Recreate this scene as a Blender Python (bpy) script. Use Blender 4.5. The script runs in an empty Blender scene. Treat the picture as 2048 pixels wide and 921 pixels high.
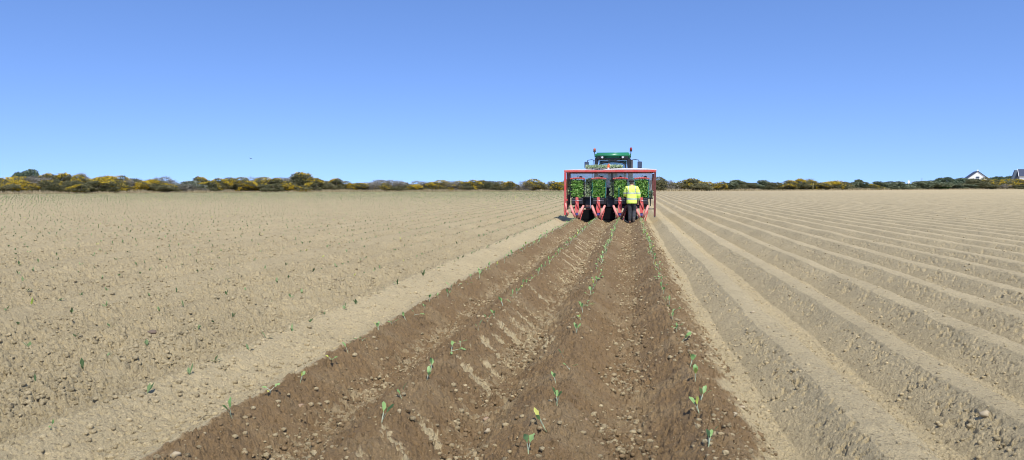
import bpy, bmesh, math, random
import numpy as np
from mathutils import Vector, Matrix, Euler
R = math.radians
rng = random.Random(7)
S = bpy.context.scene
COL = S.collection

# ------------------------------------------------------------------ noise
def _hash(ix, iy, seed):
    n = (ix.astype(np.int64)*374761393 + iy.astype(np.int64)*668265263 + seed*974634777) & 0xffffffff
    n = ((n ^ (n >> 13))*1274126177) & 0xffffffff
    n = ((n ^ (n >> 16))*2246822519) & 0xffffffff
    n = n ^ (n >> 15)
    return ((n & 0xffffff).astype(np.float32))/np.float32(16777216.0)
def vnoise(x, y, seed=0):
    fx = np.floor(x); fy = np.floor(y)
    tx = (x-fx).astype(np.float32); ty = (y-fy).astype(np.float32)
    tx = tx*tx*(3-2*tx); ty = ty*ty*(3-2*ty)
    ix = fx.astype(np.int64); iy = fy.astype(np.int64)
    a = _hash(ix, iy, seed); b = _hash(ix+1, iy, seed); c = _hash(ix, iy+1, seed); d = _hash(ix+1, iy+1, seed)
    return (a+(b-a)*tx)*(1-ty) + (c+(d-c)*tx)*ty - 0.5
def fbm(x, y, seed, octs=4, gain=.5):
    s = 0; a = 1.0
    for o in range(octs):
        s = s + a*vnoise(x*(2.03**o)+o*17.3, y*(2.03**o)-o*9.1, seed+o*31); a *= gain
    return s
def clods(x, y, cell, seed, prob, rmin, rmax, k=.8):
    """rounded lumps standing on the surface: height and lump id"""
    gx = x/cell; gy = y/cell
    fx = np.floor(gx); fy = np.floor(gy)
    ix = fx.astype(np.int64); iy = fy.astype(np.int64)
    h = np.zeros(x.shape, np.float32)
    wob = vnoise(x/cell*2.7, y/cell*2.7, seed+91)*.35
    for dx in (-1, 0, 1):
        for dy in (-1, 0, 1):
            cx = ix+dx; cy = iy+dy
            p = _hash(cx, cy, seed)
            r = (rmin+(rmax-rmin)*_hash(cx, cy, seed+5)**2)
            px = cx + .5 + (_hash(cx, cy, seed+1)-.5)*.8
            py = cy + .5 + (_hash(cx, cy, seed+2)-.5)*.8
            e = .7+.6*_hash(cx, cy, seed+3)
            d2 = (((gx-px)*e)**2 + ((gy-py)/e)**2)/(r*r)*(1+wob)
            hh = np.where((p < prob) & (d2 < 1), r*cell*k*np.sqrt(np.maximum(0, 1-d2)), 0)
            h = np.maximum(h, hh.astype(np.float32))
    return h
def sm(a, b, x):
    t = np.clip((x-a)/(b-a), 0, 1); return t*t*(3-2*t)

# ------------------------------------------------------------------ terrain
SP = .855; R4 = .415                   # row spacing, fourth planted row
PLANT_Y = 29.9                         # where the planter is working
BX0 = -2.19; BX1 = .66                 # freshly worked strip
def big(x, y):
    d = np.sqrt(x*x+y*y)
    t = np.clip(d-35, 0, None)
    return .0052*np.minimum(t*t/(t+12)+t*0, 165)
def strip_masks(x, y):
    wv = fbm(x*0+3.3, y*1.1, 11, 3)*.07 + fbm(x*13, y*13, 12, 4)*.11
    edgeR = BX1 + wv*1.1
    edgeL = BX0 + fbm(x*0+8.3, y*2.1, 14, 3)*.022 + fbm(x*14, y*14, 15, 2)*.03
    front = PLANT_Y+.25+fbm(x*3, y*3, 13, 2)*.2
    m = sm(-.02, .02, x-edgeL)*sm(-.07, .07, edgeR-x)*sm(-.1, .1, front-y)
    return m
def dry_patches(x, y):
    """dry tan smears left on the flank between second and third rows"""
    s = (y + (x+1.05)*1.1)
    per = .40
    jj = s/per + .35*vnoise(s*0+.5, s*.9, 71)
    cell = np.floor(jj)
    f = jj-cell
    on = _hash(cell.astype(np.int64), cell.astype(np.int64)*0, 72)
    wid = .05+.24*_hash(cell.astype(np.int64), cell.astype(np.int64)*0+3, 73)
    c0 = -1.04+.12*(_hash(cell.astype(np.int64), cell.astype(np.int64)*0+4, 74)-.5)
    band = sm(0, .10, wid-np.abs(f-.5)+fbm(x*18, y*18, 75, 3)*.22+fbm(x*55, y*55, 79, 2)*.26)
    win = sm(0, .05, .10+.12*on-np.abs(x-c0)+fbm(x*13, y*13, 76, 2)*.16+fbm(x*50, y*50, 70, 2)*.12)
    a = band*win*(on > .30)
    # thin mirrored smears on the facing flank
    s2 = (y - (x+.72)*1.3)/.83
    c2 = np.floor(s2); f2 = s2-c2
    o2 = _hash(c2.astype(np.int64), c2.astype(np.int64)*0, 77)
    b = sm(0, .05, .07-np.abs(f2-.5)+fbm(x*16, y*16, 78, 2)*.06)*sm(0, .05, .10-np.abs(x+.70))*(o2 > .62)
    return np.clip(a+b, 0, 1)*sm(2.0, 2.6, y)
def ground(x, y, detail=2):
    """height, moisture, tone"""
    x = x.astype(np.float64); y = y.astype(np.float64)
    m = strip_masks(x, y)
    xw = x + fbm(x*.3, y*.25, 3, 3)*.05 + fbm(x*3, y*3, 4, 2)*.02
    ph = (xw-R4)/SP
    idx = np.floor(ph+.5)
    p = np.abs(ph-idx)*SP                                   # distance from crest
    left = sm(.03, -.10, x-(BX0-.03))
    # unplanted ridges: flat crest, straight flanks
    pr = p + fbm(x*4, y*2.5, 5, 2)*.018 + vnoise(idx*7.7, y*.7, 9)*.045 + vnoise(idx*3.1+40, y*.23, 10)*.03
    ridge = -.198*np.clip((pr-.095)/(.365-.095), 0, 1) + .006*sm(.10, .0, pr)
    # planted strip: rounder
    pb = p + fbm(x*5, y*4, 6, 2)*.025 + vnoise(idx*7.7, y*.8, 19)*.05
    brown = -.175*np.clip((pb-.05)/(.36-.05), 0, 1) - .012*sm(.05, .0, pb) + .012
    # press wheels pat the flanks flat
    # left: settled, low ridges
    lf = -.085 - .050*np.cos(np.clip(p/SP*2*math.pi, 0, math.pi))*-1 + fbm(x*1.2, y*.8, 8, 3)*.02
    ridge = ridge + vnoise(idx*5.3, y*.5, 17)*.03*sm(.3, .1, p)
    h = ridge*(1-m)+brown*m
    h = h*(1-left)+lf*left
    m = m*(1-left*sm(.0, .06, (BX0-.02)-x))
    # general roughness
    tone = fbm(x*1.3, y*1.3, 20, 4)
    d = np.sqrt(x*x+y*y)
    if detail >= 1:
        n1 = fbm(x*7, y*7, 21, 3)*.010
        qq = ((BX0-x)/(4*SP)) % 1
        smooth_l = left*np.maximum(sm(-1.02, -.75, x-BX0)*.75, .62*sm(.27, .20, qq)*sm(-.02, .03, qq))           # smooth pale band beside the strip
        h = h + n1*(1-.5*smooth_l)
        flank = sm(.10, .2, p)
        rl = left*(1-smooth_l)
        rr = (1-left)*(1-m)
        c1 = clods(x, y, .085, 30, .34, .14, .46, .9)
        h = h + c1*(rl*1.35 + m*.95 + rr*(.04+.16*sm(.10, .14, p)*sm(.26, .18, p) + .6*sm(.36, .42, p)))
        h = h + fbm(x*18, y*18, 40, 3)*.013*(1-.6*sm(15, 45, d))*(rl*.9+m*.9+rr*(.30+.12*flank)+.25*smooth_l)
    if detail >= 2:
        c2 = clods(x, y, .036, 50, .50, .2, .5, 1.0)
        w2 = 1-.75*sm(12, 32, d); w4 = sm(15, 7, d)
        h = h + w2*c2*(rl*1.7+m*1.5+rr*(.25+.10*flank+.35*sm(.10, .14, p)*sm(.24, .17, p)+.5*sm(.36, .42, p))+.4*smooth_l)
        c3 = clods(x, y, .25, 60, .16, .10, .21, .7)
        h = h + c3*(rl*1.1+m*.75+rr*.18)
        c4 = clods(x, y, .017, 55, .7, .25, .5, .8)
        h = h + w4*c4*(1.25-.5*smooth_l-.6*rr*(1-flank))
        # pits and cracks on the near flanks of the ridges
        pit = sm(.26, .40, fbm(x*30, y*24, 80, 3)+.30*fbm(x*4, y*3, 82, 2))*sm(.08, .13, p)*sm(.33, .20, p)
        h = h - pit*.026*rr*w2
        # small dark holes between the crumbs
        hole = sm(.20, .33, fbm(x*27, y*27, 83, 3))
        hole2 = sm(.24, .36, fbm(x*11, y*11, 84, 3))
        h = h - (hole*.018*w2+hole2*.020)*(rl+m*.7) - hole*.006*smooth_l
        # raked streaks running down the flanks
        sgn = np.sign(ph-idx)
        st = vnoise((y*1.0+sgn*p*.9)*60, p*9, 85)+.6*vnoise((y*1.0+sgn*p*.7)*25, p*7, 86)
        h = h + st*.0018*(rr+m*.8)*flank
    if detail >= 1:
        dp = dry_patches(x, y)*m
        h = h - dp*.010
        m2 = m*(1-.93*dp)
        # furrow bottoms of the strip hold drier crumbs
        crumb = sm(.05, .30, fbm(x*22, y*22, 88, 3)+.5*fbm(x*3, y*2, 87, 2)+.06)*sm(.22, .38, p)*m
        m2 = m2*(1-crumb*(.16+.40*sm(-.45, -.75, x)))
        m2 = m2*(1-.16*sm(-.1, .35, fbm(x*3, y*3, 89, 3)))
    else:
        m2 = m
    h = h*1.0 + big(x, y)
    return h.astype(np.float32), m2.astype(np.float32), tone.astype(np.float32)
def gz(x, y):
    h, m, t = ground(np.array([float(x)]), np.array([float(y)]), 1)
    return float(h[0])

# ------------------------------------------------------------------ materials
def new_mat(name):
    m = bpy.data.materials.new(name); m.use_nodes = True
    nt = m.node_tree
    return m, nt, nt.nodes['Principled BSDF']
def plain(name, col, rough=.6, metal=0, var=.25, scale=8, spec=.5, dirt=None, dirt_amt=.4, bump=0):
    m, nt, b = new_mat(name)
    N = nt.nodes; L = nt.links
    tc = N.new('ShaderNodeTexCoord'); no = N.new('ShaderNodeTexNoise')
    no.inputs['Scale'].default_value = scale; no.inputs['Detail'].default_value = 5
    L.new(tc.outputs['Object'], no.inputs['Vector'])
    mr = N.new('ShaderNodeMapRange'); mr.inputs[3].default_value = 1-var; mr.inputs[4].default_value = 1+var
    L.new(no.outputs['Fac'], mr.inputs[0])
    mx = N.new('ShaderNodeVectorMath'); mx.operation = 'SCALE'; mx.inputs[0].default_value = col
    L.new(mr.outputs[0], mx.inputs['Scale'])
    out = mx.outputs[0]
    if dirt:
        n2 = N.new('ShaderNodeTexNoise'); n2.inputs['Scale'].default_value = scale*.7; n2.inputs['Detail'].default_value = 6
        mp = N.new('ShaderNodeMapping'); mp.inputs['Location'].default_value = (3, 7, 1)
        L.new(tc.outputs['Object'], mp.inputs[0]); L.new(mp.outputs[0], n2.inputs['Vector'])
        r2 = N.new('ShaderNodeMapRange'); r2.inputs[1].default_value = .42; r2.inputs[2].default_value = .68; r2.inputs[4].default_value = dirt_amt
        L.new(n2.outputs['Fac'], r2.inputs[0])
        mm = N.new('ShaderNodeMix'); mm.data_type = 'RGBA'
        L.new(r2.outputs[0], mm.inputs[0]); L.new(out, mm.inputs[6]); mm.inputs[7].default_value = (*dirt, 1)
        out = mm.outputs[2]
    L.new(out, b.inputs['Base Color'])
    b.inputs['Roughness'].default_value = rough; b.inputs['Metallic'].default_value = metal
    b.inputs['Specular IOR Level'].default_value = spec
    if bump:
        bp = N.new('ShaderNodeBump'); bp.inputs['Distance'].default_value = bump
        L.new(no.outputs['Fac'], bp.inputs['Height']); L.new(bp.outputs[0], b.inputs['Normal'])
    return m
DRY = (.465, .376, .211); WET = (.222, .147, .071)
def soil(name, attr=True, gain=1.0):
    m, nt, b = new_mat(name); N = nt.nodes; L = nt.links
    geo = N.new('ShaderNodeNewGeometry')
    def noise(sc, det=4, rough=.6):
        n = N.new('ShaderNodeTexNoise'); n.inputs['Scale'].default_value = sc
        n.inputs['Detail'].default_value = det; n.inputs['Roughness'].default_value = rough
        L.new(geo.outputs['Position'], n.inputs['Vector']); return n
    def math_(op, a, b_, clamp=False):
        n = N.new('ShaderNodeMath'); n.operation = op; n.use_clamp = clamp
        for i, v in enumerate((a, b_)):
            if isinstance(v, (int, float)): n.inputs[i].default_value = v
            else: L.new(v, n.inputs[i])
        return n.outputs[0]
    at = N.new('ShaderNodeAttribute'); at.attribute_name = 'moist'
    tn = N.new('ShaderNodeAttribute'); tn.attribute_name = 'tone'
    nf = noise(45, 5, .7); nm = noise(6, 4); nb = noise(.35, 3)
    mix = N.new('ShaderNodeMix'); mix.data_type = 'RGBA'
    mix.inputs[6].default_value = (*[c*gain for c in DRY], 1); mix.inputs[7].default_value = (*[c*gain for c in WET], 1)
    mo = math_('ADD', at.outputs['Fac'], math_('MULTIPLY', math_('SUBTRACT', nf.outputs['Fac'], .5), .25), True)
    mo = math_('MULTIPLY', mo, math_('GREATER_THAN', at.outputs['Fac'], .02), True)
    L.new(mo, mix.inputs[0])
    v = math_('ADD', 1.0, math_('MULTIPLY', math_('SUBTRACT', nf.outputs['Fac'], .5), .42))
    v = math_('ADD', v, math_('MULTIPLY', math_('SUBTRACT', nm.outputs['Fac'], .5), .22))
    v = math_('ADD', v, math_('MULTIPLY', math_('SUBTRACT', nb.outputs['Fac'], .5), .16))
    v = math_('ADD', v, math_('MULTIPLY', tn.outputs['Fac'], .10))
    ng = noise(150, 3, .75); v = math_('ADD', v, math_('MULTIPLY', math_('SUBTRACT', ng.outputs['Fac'], .5), .95))
    # dark specks painted in for the shade of small holes, and bits of dead stem
    def specks(sc, lo, hi, amt, seed):
        n = N.new('ShaderNodeTexNoise'); n.inputs['Scale'].default_value = sc; n.inputs['Detail'].default_value = 2
        mp = N.new('ShaderNodeMapping'); mp.inputs['Location'].default_value = (seed, seed*2, 0); L.new(geo.outputs['Position'], mp.inputs[0]); L.new(mp.outputs[0], n.inputs['Vector'])
        r = N.new('ShaderNodeMapRange'); r.inputs[1].default_value = lo; r.inputs[2].default_value = hi; r.inputs[4].default_value = amt
        L.new(n.outputs['Fac'], r.inputs[0]); return r.outputs[0]
    v = math_('SUBTRACT', v, specks(38, .60, .68, .34, 3))
    v = math_('SUBTRACT', v, specks(13, .63, .70, .26, 5))
    v = math_('ADD', v, specks(60, .62, .70, .30, 7))
    lf = N.new('ShaderNodeSeparateXYZ'); L.new(geo.outputs['Position'], lf.inputs[0])
    v = math_('MULTIPLY', v, math_('SUBTRACT', 1.0, math_('MULTIPLY', math_('LESS_THAN', lf.outputs['X'], BX0-.9), .15)))
    sc = N.new('ShaderNodeVectorMath'); sc.operation = 'SCALE'
    L.new(mix.outputs[2], sc.inputs[0]); L.new(v, sc.inputs['Scale'])
    L.new(sc.outputs[0], b.inputs['Base Color'])
    b.inputs['Roughness'].default_value = .95; b.inputs['Specular IOR Level'].default_value = .15
    n3 = noise(110, 6, .7)
    bp = N.new('ShaderNodeBump'); bp.inputs['Strength'].default_value = 1.0; bp.inputs['Distance'].default_value = .016
    L.new(n3.outputs['Fac'], bp.inputs['Height'])
    n4 = noise(22, 4, .65)
    b2 = N.new('ShaderNodeBump'); b2.inputs['Strength'].default_value = .35; b2.inputs['Distance'].default_value = .018
    L.new(n4.outputs['Fac'], b2.inputs['Height']); L.new(b2.outputs[0], bp.inputs['Normal'])
    L.new(bp.outputs[0], b.inputs['Normal'])
    return m
M_SOIL = soil('soil')
def leafmat(name, c1, c2, trans=.35, rough=.5, scale=3.0, per_obj=True):
    m, nt, b = new_mat(name); N = nt.nodes; L = nt.links
    tc = N.new('ShaderNodeNewGeometry'); no = N.new('ShaderNodeTexNoise'); no.inputs['Scale'].default_value = scale
    no.inputs['Detail'].default_value = 3
    L.new(tc.outputs['Position'], no.inputs['Vector'])
    mr = N.new('ShaderNodeMapRange'); mr.inputs[1].default_value = .3; mr.inputs[2].default_value = .7
    ad = N.new('ShaderNodeMath'); ad.operation = 'ADD'
    ri = N.new('ShaderNodeMath'); ri.operation = 'MULTIPLY_ADD'; ri.inputs[1].default_value = .5; ri.inputs[2].default_value = -.25
    L.new(tc.outputs['Random Per Island'], ri.inputs[0])
    L.new(no.outputs['Fac'], ad.inputs[0]); L.new(ri.outputs[0], ad.inputs[1]); L.new(ad.outputs[0], mr.inputs[0])
    mx = N.new('ShaderNodeMix'); mx.data_type = 'RGBA'
    mx.inputs[6].default_value = (*c1, 1); mx.inputs[7].default_value = (*c2, 1)
    L.new(mr.outputs[0], mx.inputs[0]); L.new(mx.outputs[2], b.inputs['Base Color'])
    b.inputs['Roughness'].default_value = rough; b.inputs['Specular IOR Level'].default_value = .3
    if trans:
        tr = N.new('ShaderNodeBsdfTranslucent'); L.new(mx.outputs[2], tr.inputs['Color'])
        ms = N.new('ShaderNodeMixShader'); ms.inputs[0].default_value = trans
        L.new(b.outputs[0], ms.inputs[1]); L.new(tr.outputs[0], ms.inputs[2])
        L.new(ms.outputs[0], N['Material Output'].inputs['Surface'])
    return m
M_CAB = leafmat('seedling_leaf', (.18, .35, .09), (.36, .53, .19), .35, .4, 2)
M_CABY = leafmat('yellowing_leaf', (.48, .62, .10), (.62, .60, .14), .3, .5, 5)
M_STEM = leafmat('seedling_stem', (.36, .44, .24), (.50, .52, .38), .2, .5, 5)
M_CROP = leafmat('dusty_leaf', (.09, .145, .05), (.28, .37, .15), .3, .6, 2)
M_TRAYLEAF = leafmat('tray_leaf', (.12, .34, .05), (.54, .76, .26), .35, .45, 9)
M_TRAYPALE = leafmat('tray_leaf_pale', (.34, .46, .24), (.62, .70, .48), .3, .5, 9)
M_GORSE = leafmat('gorse_green', (.135, .135, .06), (.36, .33, .17), .5, .8, .8)
M_GORSE2 = leafmat('gorse_dark_green', (.105, .115, .052), (.31, .29, .15), .5, .8, .8)
M_BLOSSOM = leafmat('gorse_blossom', (.60, .43, .03), (.86, .64, .06), .35, .7, 1.5)
M_GREY = leafmat('grey_twigs', (.20, .185, .14), (.36, .33, .26), .1, .9, .8)
M_SPRING = leafmat('spring_green', (.14, .165, .085), (.27, .30, .18), .2, .8, .6)
M_PALE = leafmat('pale_blossom', (.18, .20, .13), (.46, .46, .38), .2, .8, 1.5)
M_PINE = leafmat('far_tree_green', (.10, .145, .085), (.20, .25, .15), .15, .8, .4)
M_DRYGRASS = leafmat('dry_grass', (.34, .275, .15), (.50, .42, .25), .3, .8, 1.0)
M_BRIGHT = leafmat('fresh_green', (.05, .16, .03), (.10, .26, .05), .2, .8, .8)
M_WOOD = plain('twig_wood', (.12, .095, .07), .9)
M_RED = plain('red_paint', (.54, .060, .052), .5, dirt=(.42, .20, .16), dirt_amt=.5, var=.15)
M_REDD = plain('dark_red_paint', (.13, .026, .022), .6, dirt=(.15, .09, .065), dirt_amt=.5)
M_WHEEL = plain('dusty_press_wheel', (.78, .27, .23), .65, dirt=(.62, .40, .30), dirt_amt=.45, scale=12)
M_BLACK = plain('black_rubber', (.022, .022, .024), .7, dirt=(.10, .08, .06), dirt_amt=.35)
M_SHADE = plain('shade_black', (.006, .006, .007), .95, spec=.1)  # near-black colour for the painted shade in the furrow gaps
M_BLACKP = plain('black_paint', (.018, .018, .02), .45)
M_DKST = plain('dark_steel', (.06, .06, .065), .5, metal=.3, dirt=(.2, .15, .1), dirt_amt=.3)
M_STEEL = plain('bare_steel', (.45, .45, .46), .35, metal=.8)
M_GREEN = plain('tractor_green', (.022, .21, .095), .3, var=.08, dirt=(.09, .17, .09), dirt_amt=.25, scale=3)
M_TEAL = plain('teal_plastic', (.02, .16, .13), .45)
M_YEL = plain('yellow_rim', (.65, .48, .05), .5, dirt=(.3, .22, .12), dirt_amt=.4)
M_BEACON = plain('amber_lens', (.42, .11, .05), .2)
M_BEACONR = plain('red_lens', (.25, .03, .03), .2)
M_ORANGE = plain('orange_plastic', (.85, .17, .03), .5)
M_WHITE = plain('white_sheet', (.82, .81, .80), .6, var=.06, dirt=(.6, .55, .48), dirt_amt=.25)
M_LAMP = plain('lamp_glass', (.6, .62, .62), .15)
def sheet(name, col, tr_amt, transp=0):
    m, nt, b = new_mat(name); N = nt.nodes; L = nt.links
    b.inputs['Base Color'].default_value = (*col, 1); b.inputs['Roughness'].default_value = .6
    t = N.new('ShaderNodeBsdfTranslucent'); t.inputs['Color'].default_value = (*col, 1)
    ms = N.new('ShaderNodeMixShader'); ms.inputs[0].default_value = tr_amt
    L.new(b.outputs[0], ms.inputs[1]); L.new(t.outputs[0], ms.inputs[2]); out = ms.outputs[0]
    if transp:
        no = N.new('ShaderNodeTexNoise'); no.inputs['Scale'].default_value = 2.5
        mr = N.new('ShaderNodeMapRange'); mr.inputs[3].default_value = transp*.6; mr.inputs[4].default_value = transp*1.4
        L.new(no.outputs['Fac'], mr.inputs[0])
        tp = N.new('ShaderNodeBsdfTransparent'); m2 = N.new('ShaderNodeMixShader'); L.new(mr.outputs[0], m2.inputs[0])
        L.new(out, m2.inputs[1]); L.new(tp.outputs[0], m2.inputs[2]); out = m2.outputs[0]
    L.new(out, N['Material Output'].inputs['Surface'])
    return m
M_CANOPY = sheet('white_tarpaulin', (.90, .89, .89), .55)
M_BLUE = plain('blue_plastic', (.08, .07, .28), .5)
M_MUD = plain('soiled_steel', (.30, .21, .14), .9)
def glass(name, col, alpha, rough=.08):
    m, nt, b = new_mat(name); N = nt.nodes; L = nt.links
    b.inputs['Base Color'].default_value = (*col, 1); b.inputs['Roughness'].default_value = rough
    tr = N.new('ShaderNodeBsdfTransparent'); tr.inputs['Color'].default_value = (.86, .90, .90, 1)
    ms = N.new('ShaderNodeMixShader')
    no = N.new('ShaderNodeTexNoise'); no.inputs['Scale'].default_value = 5
    mr = N.new('ShaderNodeMapRange'); mr.inputs[3].default_value = alpha*.8; mr.inputs[4].default_value = alpha*1.2
    L.new(no.outputs['Fac'], mr.inputs[0]); L.new(mr.outputs[0], ms.inputs[0])
    L.new(tr.outputs[0], ms.inputs[1]); L.new(b.outputs[0], ms.inputs[2])
    L.new(ms.outputs[0], N['Material Output'].inputs['Surface'])
    return m
M_GLASS = glass('cab_glass', (.02, .05, .05), .16)
M_SCREEN = sheet('grey_mesh_screen', (.66, .68, .68), .55, .55)

# ------------------------------------------------------------------ helpers
def tag(o, label=None, cat=None, group=None, kind=None):
    if label: o['label'] = label
    if cat: o['category'] = cat
    if group: o['group'] = group
    if kind: o['kind'] = kind
    return o
def link(o, parent=None):
    COL.objects.link(o)
    if parent is not None: o.parent = parent
    return o
def empty(name, loc=(0, 0, 0), rz=0):
    o = bpy.data.objects.new(name, None); o.location = loc; o.rotation_euler = (0, 0, rz)
    o.empty_display_size = .2
    return link(o)
class MB:
    def __init__(s): s.bm = bmesh.new()
    def box(s, c, d, rot=None, bev=0, mi=0):
        r = bmesh.ops.create_cube(s.bm, size=1)
        vs = r['verts']
        bmesh.ops.scale(s.bm, vec=d, verts=vs)
        if bev:
            es = list({e for v in vs for e in v.link_edges})
            rr = bmesh.ops.bevel(s.bm, geom=es, offset=bev, segments=2, affect='EDGES', profile=.6)
            vs = list({v for f in rr['faces'] for v in f.verts} | {v for v in vs if v.is_valid})
        if rot is not None: bmesh.ops.rotate(s.bm, verts=vs, cent=(0, 0, 0), matrix=Euler(rot).to_matrix())
        bmesh.ops.translate(s.bm, vec=c, verts=vs)
        if mi:
            for f in {f for v in vs for f in v.link_faces}: f.material_index = mi
        return s
    def tube(s, a, b, r0, r1=None, n=10, caps=True, mi=0):
        a = Vector(a); b = Vector(b); d = b-a
        if r1 is None: r1 = r0
        q = d.to_track_quat('Z', 'Y').to_matrix()
        rings = []
        for p, r in ((a, r0), (b, r1)):
            rings.append([s.bm.verts.new(p+q@Vector((r*math.cos(t*2*math.pi/n), r*math.sin(t*2*math.pi/n), 0))) for t in range(n)])
        for i in range(n):
            f = s.bm.faces.new((rings[0][i], rings[0][(i+1) % n], rings[1][(i+1) % n], rings[1][i])); f.smooth = True; f.material_index = mi
        if caps:
            f = s.bm.faces.new(rings[0][::-1]); f.material_index = mi
            f = s.bm.faces.new(rings[1]); f.material_index = mi
        return s
    def path(s, pts, r, n=8):
        for a, b in zip(pts[:-1], pts[1:]): s.tube(a, b, r, r, n)
        return s
    def lathe(s, prof, c, axis=(1, 0, 0), n=28, mi=0):
        """prof: list of (along, radius)"""
        q = Vector(axis).to_track_quat('Z', 'Y').to_matrix(); c = Vector(c)
        rings = []
        for al, r in prof:
            rings.append([s.bm.verts.new(c+q@Vector((r*math.cos(t*2*math.pi/n), r*math.sin(t*2*math.pi/n), al))) for t in range(n)])
        for k in range(len(rings)-1):
            for i in range(n):
                f = s.bm.faces.new((rings[k][i], rings[k][(i+1) % n], rings[k+1][(i+1) % n], rings[k+1][i])); f.smooth = True; f.material_index = mi
        for rg in (rings[0][::-1], rings[-1]):
            if (rg[0].co-rg[n//2].co).length > 1e-4:
                f = s.bm.faces.new(rg); f.material_index = mi
        return s
    def poly(s, pts, thick=(0, 0, 0), mi=0):
        """extruded polygon"""
        a = [s.bm.verts.new(p) for p in pts]; t = Vector(thick)
        b = [s.bm.verts.new(Vector(p)+t) for p in pts]
        n = len(pts)
        f = s.bm.faces.new(a); f.material_index = mi
        f = s.bm.faces.new(b[::-1]); f.material_index = mi
        for i in range(n):
            f = s.bm.faces.new((a[(i+1) % n], a[i], b[i], b[(i+1) % n])); f.material_index = mi
        return s
    def build(s, name, mats, parent=None, loc=None):
        bmesh.ops.recalc_face_normals(s.bm, faces=s.bm.faces)
        me = bpy.data.meshes.new(name); s.bm.to_mesh(me); s.bm.free()
        if not isinstance(mats, (list, tuple)): mats = [mats]
        for m in mats: me.materials.append(m)
        o = bpy.data.objects.new(name, me)
        if loc: o.location = loc
        return link(o, parent)
def mesh_np(name, v, f, mats, mi=None, parent=None, smooth=False, n=None, do_link=True):
    """v (n,3), f (m,k) arrays"""
    me = bpy.data.meshes.new(name)
    v = np.asarray(v, np.float32); f = np.asarray(f, np.int32); k = f.shape[1]
    me.vertices.add(len(v)); me.vertices.foreach_set('co', v.ravel())
    me.loops.add(f.size); me.loops.foreach_set('vertex_index', f.ravel())
    me.polygons.add(len(f)); me.polygons.foreach_set('loop_start', np.arange(0, f.size, k, dtype=np.int32))
    me.polygons.foreach_set('loop_total', np.full(len(f), k, np.int32))
    if mi is not None: me.polygons.foreach_set('material_index', np.asarray(mi, np.int32))
    me.polygons.foreach_set('use_smooth', np.full(len(f), smooth, bool))
    if not isinstance(mats, (list, tuple)): mats = [mats]
    for m in mats: me.materials.append(m)
    me.update(); me.validate(verbose=False)
    o = bpy.data.objects.new(name, me)
    if do_link: link(o, parent)
    return o
def ordinal(n):
    ones = ['', 'first', 'second', 'third', 'fourth', 'fifth', 'sixth', 'seventh', 'eighth', 'ninth', 'tenth', 'eleventh', 'twelfth',
            'thirteenth', 'fourteenth', 'fifteenth', 'sixteenth', 'seventeenth', 'eighteenth', 'nineteenth']
    tens = ['', '', 'twent', 'thirt', 'fort', 'fift', 'sixt', 'sevent', 'eight', 'ninet']
    if n < 20: return ones[n]
    if n % 10 == 0: return tens[n//10]+'ieth'
    return tens[n//10]+'y-'+ones[n % 10]

# ------------------------------------------------------------------ camera
CAM = Vector((0, 0, 1.24)); PSI = R(9.05); TH = R(3.27); F = 1479.0
cam = bpy.data.cameras.new('camera'); co = bpy.data.objects.new('camera', cam); link(co)
co.location = CAM; co.rotation_euler = (R(90)-TH, 0, PSI)
cam.sensor_width = 36; cam.lens = 36*F/2048; cam.clip_end = 9000; cam.clip_start = .05
S.camera = co
CR = Euler((R(90)-TH, 0, PSI)).to_matrix()
def ray(px, py): return CR @ Vector(((px-1024)/F, -(py-460.5)/F, -1)).normalized()
def at_dist(px, D):
    """horizontal point in the direction of photo column px, D metres away (camera depth)"""
    u = (px-1024)/F
    fx, fy = -math.sin(PSI), math.cos(PSI); rx, ry = math.cos(PSI), math.sin(PSI)
    return D*(fx+u*rx), D*(fy+u*ry)
def zpix(py, D): return CAM.z + (376-py)*D/F

# ------------------------------------------------------------------ field mesh
def build_field():
    a_f = np.linspace(R(-48), R(30), 2030)
    a_c = np.linspace(R(30), R(312), 150)[1:-1]
    az = np.concatenate([a_f, a_c])
    rs = [.25]
    while rs[-1] < 4200:
        r = rs[-1]
        q = .02 if r < 2.5 else .0017 if r < 8 else .0022 if r < 62 else .0034 if r < 135 else .006 if r < 230 else .08
        rs.append(r*(1+q))
    rs = np.array(rs)
    nr, na = len(rs), len(az)
    X = rs[:, None]*np.sin(az)[None, :]; Y = rs[:, None]*np.cos(az)[None, :]
    Z = np.zeros_like(X, np.float32); Mo = np.zeros_like(Z); To = np.zeros_like(Z)
    step = 120
    for i in range(0, nr, step):
        rr = rs[i]
        det = 2 if rr < 60 else 1 if rr < 260 else 0
        z, m, t = ground(X[i:i+step], Y[i:i+step], det)
        Z[i:i+step] = z; Mo[i:i+step] = m; To[i:i+step] = t
    # beyond the hedge the land is level ground with no ridges
    far = sm(190, 240, np.sqrt(X*X+Y*Y))
    Z = Z*(1-far)+(big(X, Y))*far
    v = np.stack([X, Y, Z], -1).reshape(-1, 3)
    i = np.arange(nr-1)[:, None]; j = np.arange(na)[None, :]
    j2 = (j+1) % na
    f = np.stack([i*na+j, i*na+j2, (i+1)*na+j2, (i+1)*na+j], -1).reshape(-1, 4)
    # orient up
    f = f[:, ::-1]
    o = mesh_np('ground', v, f, M_SOIL, smooth=True)
    for nm, arr in (('moist', Mo), ('tone', To)):
        at = o.data.attributes.new(nm, 'FLOAT', 'POINT'); at.data.foreach_set('value', arr.ravel().astype(np.float32))
    o['kind'] = 'structure'
    print('field verts', len(v))
build_field()

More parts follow.
